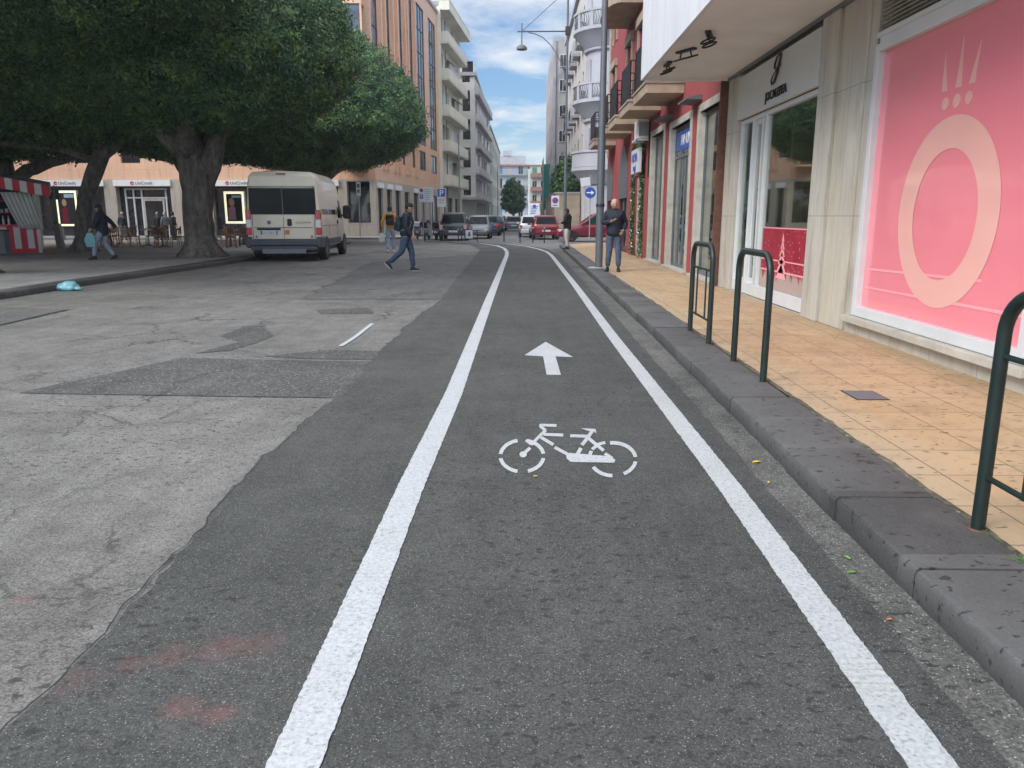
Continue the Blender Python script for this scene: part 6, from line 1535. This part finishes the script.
    if hairstyle == 'cap':
        m = MB(); m.loft([[hp(p) for p in ((-.8, .75, .36), (.8, .75, .36), (.8, .75, .43), (-.8, .75, .43))], [hp(p) for p in ((-.75, 1.2, .30), (.75, 1.2, .30), (.75, 1.2, .36), (-.75, 1.2, .36))], [hp(p) for p in ((-.45, 1.65, .20), (.45, 1.65, .20), (.45, 1.65, .25), (-.45, 1.65, .25))]])
        m.build('cap_peak', hair, hr)
    if hairstyle == 'long':
        m = MB(); m.loft([[hp((x_*1.0, y_, z_)) for x_, y_ in ((-w_, .0), (-w_*.7, -.9), (0, -1.15), (w_*.7, -.9), (w_, .0), (w_*.5, -.35), (-w_*.5, -.35))] for z_, w_ in ((.5, .95), (-.3, 1.12), (-1.2, 1.1), (-2.0, .8))]); m.build('long_hair', hair, hr, smooth=True)
    return t
S_ = lambda **k: k
# man striding across the lane towards the kerb
walker = person('man in black cap and dark navy jacket striding right across the road', -3.08, 20.6, -PI/2, 1.80,
    S_(pel=(0, 0, .93), bel=(0, .03, 1.08), che=(0, .05, 1.28), nek=(0, .075, 1.45), hd=(0, .11, 1.575), look=(0, 1, -.12),
       ls=(-.17, .05, 1.395), le=(-.23, -.12, 1.16), lw=(-.22, -.02, .93), rs=(.17, .04, 1.395), re=(.235, .03, 1.12), rw=(.22, .21, .90),
       lh=(-.085, .0, .88), lk=(-.09, .12, .50), la=(-.09, .15, .095), rh=(.085, -.01, .88), rk=(.10, -.10, .52), ra=(.10, -.44, .23), rt=(0, .72, -.70), lt=(0, 1, .02)),
    'cloth_navy', 'denim', 'cloth_navy', 'cloth_black', hairstyle='cap', collar='cloth_black', z=.012)
def backpack(label, x, y, rz, z, mat_, sc=1.):
    t = thing('backpack', label, 'backpack', (x, y, z), rz, scale=sc)
    MB().rbox(-.15, .15, -.24, -.10, 1.02, 1.42, .05).build('bag', mat_, t, bevel=.02)
    MB().rbox(-.12, .12, -.29, -.235, 1.05, 1.25, .025).build('pocket', mat_, t)
    for s in (-1, 1): MB().tube([(s*.11, -.12, 1.40), (s*.12, .0, 1.50), (s*.12, .13, 1.42), (s*.125, .165, 1.25), (s*.14, .10, 1.08), (s*.14, -.10, 1.05)], .016, 6).build('strap', 'cloth_grey', t)
    return t
backpack('dark backpack with grey straps worn by the man in the cap', -3.08, 20.6, -PI/2, .0, 'cloth_teal', 1.03)
# man in ochre jacket seen from behind
person('man in ochre and dark jacket seen from behind, walking away past the van', -5.35, 31.6, .1, 1.86,
    S_(la=(-.10, -.12, .10), lk=(-.10, .0, .5), ra=(.10, .10, .09), rk=(.10, .10, .50), le=(-.29, -.05, 1.16), lw=(-.31, .02, .92)), 'cloth_orange', 'denim_light', 'cloth_white', z=.004)
bp = backpack('dark backpack on the man in the ochre jacket', -5.35, 31.6, .1, 0, 'cloth_black', 1.07)
t = thing('shopping_bag', 'pale bag hanging from the hand of the man in the ochre jacket', 'bag', (-5.70, 31.6, .42))
MB().loft([[(-.10, -.04, 0), (.10, -.04, 0), (.10, .04, 0), (-.10, .04, 0)], [(-.13, -.06, .2), (.13, -.06, .2), (.13, .06, .2), (-.13, .06, .2)], [(-.05, -.01, .36), (.05, -.01, .36), (.05, .01, .36), (-.05, .01, .36)]]).build('bag', 'cloth_white', t, smooth=60)
MB().tube([(-.03, 0, .35), (0, 0, .50), (.03, 0, .35)], .006, 5).build('handle', 'cloth_white', t)
# man with the phone
person('grey haired man in dark puffer jacket looking at his phone beside the lamp post', 2.20, 19.0, PI-.15, 1.74,
    S_(hd=(0, .05, 1.59), look=(-.15, 1, -.35), nek=(0, .015, 1.465), re=(.26, .02, 1.15), rw=(.06, .27, 1.20), rhand=(-.75, .5, .25), rpalm=(0, -.2, 1), le=(-.27, -.06, 1.15), lw=(-.22, .10, .98), lhand=(.3, .6, -.5), lpalm=(.6, -.4, 0), la=(-.13, .06, .09), lk=(-.12, .05, .5), ra=(.14, -.02, .09)),
    'cloth_navy', 'denim_pale', 'cloth_black', 'hair_grey', 'skin_pale', z=PV, hairstyle='balding', bulk_=1.22, coat_len=.05, puffer=True, collar='cloth_black')
ph = thing('phone', 'small phone held up by the grey haired man', 'phone', (2.17, 18.68, PV+1.24), PI); MB().rbox(-.035, .035, -.005, .005, -.07, .07, .003).build('case', 'black', ph); MB().box(-.031, .031, -.007, -.0052, -.062, .062).build('screen', 'glass_blue', ph)
# woman at the kerb
person('woman in black coat and white trousers standing at the kerb with her back to us', 1.80, 31.8, PI/2-.4, 1.64,
    S_(hd=(0, .04, 1.59), look=(.1, 1, -.3), le=(-.26, .04, 1.15), lw=(-.12, .26, 1.10), lhand=(.3, .9, .1), re=(.26, .04, 1.15), rw=(.12, .26, 1.12), rhand=(-.3, .9, .1), lh=(-.08, 0, .9), rh=(.08, 0, .9), la=(-.07, -.05, .09), ra=(.08, .05, .09)),
    'cloth_black', 'cloth_white', 'cloth_black', 'hair_black', z=PV, coat_len=.10, hairstyle='bun', bulk_=1.08, collar='cloth_black')
# woman with the turquoise bag
person('woman with dark hair in navy puffer coat walking left past the leaning tree', -12.9, 23.9, PI/2+.15, 1.68,
    S_(hd=(0, .05, 1.59), lk=(-.09, .22, .52), la=(-.09, .30, .10), rk=(.09, -.02, .49), ra=(.09, -.26, .12), rt=(0, .95, -.25), le=(-.25, .10, 1.16), lw=(-.25, .24, .98), re=(.25, -.20, 1.18), rw=(.25, -.34, .98)),
    'cloth_navy', 'denim_light', 'cloth_black', 'hair_black', z=PV, coat_len=.14, puffer=True, hairstyle='long', bulk_=1.15, collar='cloth_black')
t = thing('shopping_bag', 'light turquoise carrier bag swinging from the hand of the woman in the navy coat', 'bag', (-13.18, 23.68, PV+.40), .3)
MB().loft([[(-.12, -.05, 0), (.12, -.05, 0), (.12, .05, 0), (-.12, .05, 0)], [(-.15, -.07, .22), (.15, -.07, .22), (.15, .07, .22), (-.15, .07, .22)], [(-.07, -.02, .42), (.07, -.02, .42), (.07, .02, .42), (-.07, .02, .42)]]).build('bag', 'bag_turquoise', t, smooth=60)
MB().tube([(-.05, 0, .40), (0, 0, .53), (.05, 0, .40)], .007, 5).build('handle', 'bag_turquoise', t)
# people by the bank
for (lb, px, Y, rz, tp, lg, hr_, hs) in (('person in teal jacket and pale cap standing by the bank window left of its door', -24.6, 48, .3, 'cloth_teal', 'cloth_grey', 'hair_grey', 'cap'),
        ('dark clothed person at the bank door, left one of the pair', -22.7, 48.6, PI, 'cloth_black', 'cloth_black', 'hair_grey', 'short'),
        ('grey haired person in slate jacket at the bank door, right one of the pair', -22.1, 48.3, .8, 'cloth_grey', 'cloth_black', 'hair_grey', 'short'),
        ('person in black hood standing before the stone pier beside the big trunk', -21.3, 47.6, -.5, 'cloth_black', 'cloth_black', 'hair_black', 'short')):
    person(lb, px, Y, rz, 1.70, {}, tp, lg, 'cloth_black', hr_, z=.0, hairstyle=hs, group=None)

# ================================================================== CAFE, LIGHTBOXES, KIOSK
def chair_proto():
    t = thing('cafe_chair', 'cafe chair', 'chair', (0, 0, PV), group='wicker cafe chairs under the ficus')
    m = MB(); m.loft([[(.21*math.cos(a)*k, .21*math.sin(a)*k, z) for a in [2*PI*q/14 for q in range(14)]] for k, z in ((.96, .42), (1, .44), (1, .46), (.9, .47))]); m.build('seat', 'wicker', t)
    m = MB()
    for k in range(7):
        a = PI+PI*(k+.0)/6+0; m.tube([(.2*math.cos(a), .2*math.sin(a), .46), (.22*math.cos(a), .22*math.sin(a)-.02, .88-.10*abs(math.cos(a)))], .010, 5)
    m.tube([(.23*math.cos(a), .23*math.sin(a)-.02, .90-.16*abs(math.cos(a))) for a in [PI+PI*k/10 for k in range(11)]], .018, 6)
    m.box(-.13, .13, -.235, -.215, .60, .80); m.build('backrest', 'wicker', t)
    for sx in (-1, 1):
        for sy in (-1, 1): MB().tube([(sx*.16, sy*.16, .43), (sx*.20, sy*.20, 0)], .014, 6).build('leg', 'wicker', t)
    return t
def table_proto():
    t = thing('cafe_table', 'cafe table', 'table', (0, 0, PV), group='small round cafe tables under the ficus')
    MB().cyl((0, 0, .71), (0, 0, .74), .33, n=20).build('tabletop', 'galvanised', t); MB().cyl((0, 0, .02), (0, 0, .71), .025, n=8).build('leg', 'dark_metal', t)
    m = MB()
    for k in range(3): a = 2*PI*k/3; m.tube([(0, 0, .12), (.28*math.cos(a), .28*math.sin(a), 0)], .016, 6)
    m.build('base', 'dark_metal', t); return t
cp_ = tp_ = None
places = [(-17.7, 33.4), (-16.5, 34.3), (-15.4, 33.2), (-14.3, 34.0), (-12.6, 33.6), (-13.0, 36.2), (-18.6, 35.8)]
ordn = ['first', 'second', 'third', 'fourth', 'fifth', 'sixth', 'seventh']
where = ['beside the leaning tree', 'right of the walking woman', 'midway between both trunks', 'beside the big trunk', 'between big trunk and van', 'farthest back near the van', 'behind the leaning tree']
for i, (x, y) in enumerate(places):
    lb = 'small round cafe table '+where[i]
    if tp_ is None: tp_ = table_proto(); tp_.location = (x, y, PV); tp_['label'] = lb
    else: dup(tp_, (x, y, PV), random.uniform(0, 3), label=lb)
    for k, (a, w_) in enumerate(((.3, 'on the right of'), (2.0, 'behind'), (3.5, 'on the left of'), (5.0, 'in front of'))):
        if (i+k) % 5 == 4 and k != 0: continue
        a += random.uniform(-.25, .25); cx, cy = x+.55*math.cos(a), y+.55*math.sin(a)
        lb = 'wicker cafe chair %s the table %s' % (w_, where[i])
        if cp_ is None: cp_ = chair_proto(); cp_.location = (cx, cy, PV); cp_.rotation_euler.z = a+PI/2; cp_['label'] = lb
        else:
            q = dup(cp_, (cx, cy, PV), a+PI/2, label=lb)
            if (i*3+k) % 3 == 0:
                for ch in q.children: ch.data = ch.data.copy(); ch.data.materials[0] = M['wicker_dark']
                q['label'] = lb.replace('wicker cafe', 'dark wicker cafe')
def lightbox(label, x, y, zb, w, h, rz=0):
    t = thing('advertising_lightbox', label, 'lightbox', (x, y, PV), rz, 'lit advertising boxes in front of the bank')
    MB().box(-w/2, w/2, -.1, .1, zb, zb+h).build('casing', 'white_frame', t, bevel=.02)
    MB().box(-w/2+.03, w/2-.03, -.115, -.101, zb+.03, zb+h-.03).build('lit_border', 'lightbox', t)
    p = MB().box(-w/2+.13, w/2-.13, -.125, -.116, zb+.13, zb+h-.13).build('poster', 'cloth_black', t)
    MB().ball((-.12, -.13, zb+h*.66), (.13, .008, .19), 12, 8).build('poster_face', 'skin', p); MB().prism([(-.3, zb+.2), (.05, zb+.2), (.02, zb+h*.52), (-.12, zb+h*.56), (-.28, zb+h*.48)], lambda q: (q[0], -.127, q[1]), lambda q: (q[0], -.131, q[1])).build('poster_dress', 'car_maroon', p)
    MB().box(-.1, .38*w, -.129, -.126, zb+h*.80, zb+h-.2).build('poster_sky', 'poster_blue', p)
    for s in (-1, 1): MB().box(s*w*.35-.04, s*w*.35+.04, -.04, .04, 0, zb).build('leg', 'grey_metal', t)
lightbox('lit cream framed advertising box left of the leaning tree', -25.3, 43.6, .75, 1.2, 1.95)
lightbox('lit cream framed advertising box between the big trunk and the van', -13.4, 36.6, .95, .95, 1.5, .1)
t = thing('signpost', 'thin grey post with small plates on a thick pale base left of the leaning tree', 'signpost', (-19.9, 33.4, PV))
MB().cyl((0, 0, 0), (0, 0, 2.6), .03, n=8).build('post', 'galvanised', t); MB().box(-.14, .14, -.09, .09, 0, 1.0).build('base_box', 'galvanised', t, rot=(0, R(-4), 0))
for s in (-1, 1): MB().box(-.1+.14*s, .06+.14*s, -.03, -.01, 2.0, 2.55).build('sign_panel', 'grey_metal', t)
# kiosk
KR = R(30)
K = thing('kiosk', 'red and white market kiosk with striped awning, bottles and a draped white curtain', 'kiosk', (-18.85, 27.9, PV), KR)
def kbox(name, mat_, *a, par=K, **kw): return MB().box(*a).build(name, mat_, par, **kw)
kbox('floor', 'concrete', -2.6, 1.35, 0, 2.6, 0, .06)
def striped(x0, x1, za0, za1, zb0, zb1, n, par, name, y=0., axis='x', th=.02):
    """one continuous strip of cloth or board whose stripes are its own two colours"""
    m = MB(); vs = []
    for k in range(n+1):
        f = k/n; x = x0+(x1-x0)*f; za = za0+(za1-za0)*f; zb = zb0+(zb1-zb0)*f
        vs += [(x, y, za), (x, y, zb), (x, y+th, za), (x, y+th, zb)] if axis == 'x' else [(y, x, za), (y, x, zb), (y+th, x, za), (y+th, x, zb)]
    o = 0
    m.v = vs
    for k in range(n):
        a = 4*k; b = a+4
        for f in ((a, b, b+1, a+1), (a+2, a+3, b+3, b+2), (a, a+2, b+2, b), (a+1, b+1, b+3, a+3)): m.f.append(f); m.m.append(k % 2)
    m.f += [(0, 1, 3, 2), (4*n, 4*n+2, 4*n+3, 4*n+1)]; m.m += [0, (n-1) % 2]
    return m.build(name, ['kiosk_red', 'white_paint'], par)
striped(-2.6, 1.3, .06, .06, .95, .95, 19, K, 'counter_wall', 0, 'x', .06)
kbox('plinth', 'kiosk_red', -2.62, 1.32, -.03, -.001, .0, .16)
kbox('counter_top', 'kiosk_red', -2.65, 1.35, -.18, .5, .951, 1.02)
kbox('rear_wall', 'cloth_black', -2.6, 1.3, 2.5, 2.58, .06, 2.3); kbox('side_wall', 'white_paint', 1.22, 1.3, .09, 2.49, .06, 2.2)
for x, w in ((-2.6, .14), (-.62, .34), (1.2, .12)): kbox('pillar', 'white_paint', x, x+w, -.09, -.03, .0, 2.35)
for z in (1.42, 1.85): kbox('shelf', 'kiosk_red', -2.5, 1.2, .9, 1.3, z, z+.03)
for k in range(9):
    q = random.uniform(.08, .2); kbox('goods', random.choice(['kiosk_red', 'white_paint', 'wood', 'poster_blue', 'wicker']), -.2+.15*k, -.2+.15*k+q*.7, .95, 1.15, 1.451, 1.451+q)
zf = lambda x: 2.33+(1.75-x)*.19
m = MB(); m.loft([[(-2.8, -.55, zf(-2.8)), (1.75, -.55, zf(1.75)), (1.75, -.55, zf(1.75)+.05), (-2.8, -.55, zf(-2.8)+.05)], [(-2.8, 2.7, zf(-2.8)+.25), (1.75, 2.7, zf(1.75)+.25), (1.75, 2.7, zf(1.75)+.3), (-2.8, 2.7, zf(-2.8)+.3)]])
kr = m.build('awning', 'white_paint', K)
striped(-2.8, 1.75, zf(-2.8)-.33, zf(1.75)-.33, zf(-2.8)+.06, zf(1.75)+.06, 21, kr, 'awning_valance', -.58, 'x')
striped(-.55, 2.7, zf(1.75)-.30, zf(1.75)-.05, zf(1.75)+.06, zf(1.75)+.30, 13, kr, 'awning_valance', 1.76, 'y')
m = MB(); a_ = []; n = 26
for z, k in ((2.15, 0), (1.7, .35), (1.25, .7), (.88, 1.0)): a_.append([(.25+.45*k+(.90-.18*k)*q/n, -.14-.035*math.sin(q*1.55)-.10*k, z) for q in range(n+1)])
m.loft(a_, cap=False, closed=False); cu_ = m.build('curtain', 'curtain', K, smooth=60); so = cu_.modifiers.new('thick', 'SOLIDIFY'); so.thickness = .012
q0 = None
for k in range(16):
    x = -2.35+.165*k+(.25 if k > 9 else 0)
    lb = 'bottle in the row on the kiosk counter'
    if q0 is None:
        q0 = thing('bottle', lb, 'bottle', (0, 0, 0), group='bottles standing on the kiosk counter')
        MB().loft([[(r*math.cos(a), r*math.sin(a), z) for a in [2*PI*j/10 for j in range(10)]] for r, z in ((.034, 0), (.036, .01), (.036, .18), (.014, .24), (.013, .30))]).build('glass_body', 'plate', q0, smooth=40); MB().cyl((0, 0, .3), (0, 0, .32), .015, n=8).build('cap', 'kiosk_red', q0)
        b1 = q0
    else: b1 = dup(q0)
    c = K.location+Euler((0, 0, KR)).to_matrix() @ Vector((x, .12, 1.02)); b1.location = c
t = thing('litter_bin', 'slim grey metal bin standing at the kiosk corner', 'litter bin', (-18.1, 27.0, PV)); MB().rbox(-.16, .16, -.16, .16, .04, .80, .02).build('bin_body', 'grey_metal', t); MB().rbox(-.18, .18, -.18, .18, .80, .86, .015).build('lid', 'dark_metal', t)

# ================================================================== SKY, SUN, CAMERA
hz, hnt, hb, ho = new_mat('haze'); hnt.nodes.remove(hb)
pv = hnt.nodes.new('ShaderNodeVolumePrincipled'); pv.inputs['Density'].default_value = .0006; pv.inputs['Color'].default_value = (.86, .90, .96, 1); pv.inputs['Anisotropy'].default_value = .2
hnt.links.new(pv.outputs[0], ho.inputs['Volume']); M['haze'] = hz
tag(MB().box(-410, 410, -70, 910, -1, 34).build('haze', 'haze'), 'thin pale haze in the air over the street', 'haze', kind='stuff')
world = bpy.data.worlds.new('World'); bpy.context.scene.world = world; world.use_nodes = True
nt = world.node_tree; t = NT(nt)
for n in list(nt.nodes): nt.nodes.remove(n)
out = t.n('ShaderNodeOutputWorld'); bg = t.n('ShaderNodeBackground'); bg.inputs[1].default_value = .10
SUN_EL, SUN_AZ = R(40), R(234)   # azimuth measured clockwise from +Y
sky = t.n('ShaderNodeTexSky', sky_type='NISHITA'); sky.sun_disc = False; sky.sun_elevation = SUN_EL; sky.sun_rotation = SUN_AZ
sky.air_density = 1.1; sky.dust_density = .8; sky.ozone_density = 2.2
g = t.coord(kind='Generated'); s = t.sep(g)
zz = t.math('MAXIMUM', s[2], 0.0)
den = t.math('ADD', zz, .13)
cm = t.n('ShaderNodeCombineXYZ'); t.l(t.math('DIVIDE', s[0], den), cm.inputs[0]); t.l(t.math('MULTIPLY', t.math('DIVIDE', s[1], den), .9), cm.inputs[1]); t.l(t.math('MULTIPLY', s[2], 1.2), cm.inputs[2])
off = t.n('ShaderNodeVectorMath', operation='ADD'); t.l(cm.outputs[0], off.inputs[0]); off.inputs[1].default_value = (3.1, 1.7, .4)
n1 = t.noise(off.outputs[0], .9, 8, .58, .5); n2 = t.noise(off.outputs[0], 3.2, 7, .6, .2)
cl = t.math('ADD', t.math('MULTIPLY', n1, .7), t.math('MULTIPLY', n2, .3))
mask = t.ramp(cl, .47, .60); mask = t.math('MAXIMUM', mask, t.ramp(zz, .0, .10, .85, 0)); mask = t.math('MAXIMUM', mask, t.ramp(zz, .30, .60, 0, .75))
mask = t.math('MINIMUM', mask, .92)
shade = t.ramp(n2, .35, .7, .82, 1.05); 
cc = t.mix(shade, (3.9, 4.6, 5.6), (6.3, 6.5, 6.7))
tint = t.mix(1., sky.outputs[0], (.60, .76, .94), 'MULTIPLY')
sky_boost = t.math('MULTIPLY', t.math('MULTIPLY', t.ramp(s[2], .25, .75, 1., 2.0), t.ramp(s[1], -.15, -.7, 1., 1.6)), t.ramp(s[0], -.25, -.8, 1., 1.7))  # extra sky brightness overhead, behind the camera and at left, added to light facades
zc = t.n('ShaderNodeVectorMath', operation='SCALE'); t.l(t.mix(mask, tint, cc), zc.inputs[0]); t.l(sky_boost, zc.inputs['Scale'])
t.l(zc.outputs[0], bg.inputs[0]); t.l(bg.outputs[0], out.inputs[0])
sun = bpy.data.lights.new('sun', 'SUN'); sun.energy = 1.6; sun.angle = R(26); sun.color = (1, .95, .88)
so = bpy.data.objects.new('sun', sun); C.objects.link(so)
dv = Vector((math.sin(SUN_AZ)*math.cos(SUN_EL), math.cos(SUN_AZ)*math.cos(SUN_EL), math.sin(SUN_EL)))
so.rotation_euler = dv.to_track_quat('Z', 'Y').to_euler()
cam = bpy.data.cameras.new('camera'); cam.sensor_width = 36; cam.lens = 770/1024*36; cam.clip_end = 3000; cam.clip_start = .05
co = bpy.data.objects.new('camera', cam); C.objects.link(co); co.location = (0, 0, 1.45); co.rotation_euler = (R(90-12.308), 0, R(.8))
sc = bpy.context.scene; sc.camera = co
sc.render.engine = 'CYCLES'; sc.view_settings.view_transform = 'Standard'; sc.view_settings.look = 'None'; sc.view_settings.exposure = .62; sc.view_settings.gamma = 1
sc.cycles.use_denoising = True; sc.cycles.max_bounces = 6; sc.cycles.diffuse_bounces = 3; sc.cycles.glossy_bounces = 3; sc.cycles.transparent_max_bounces = 8
sc.render.resolution_x = 1024; sc.render.resolution_y = 768
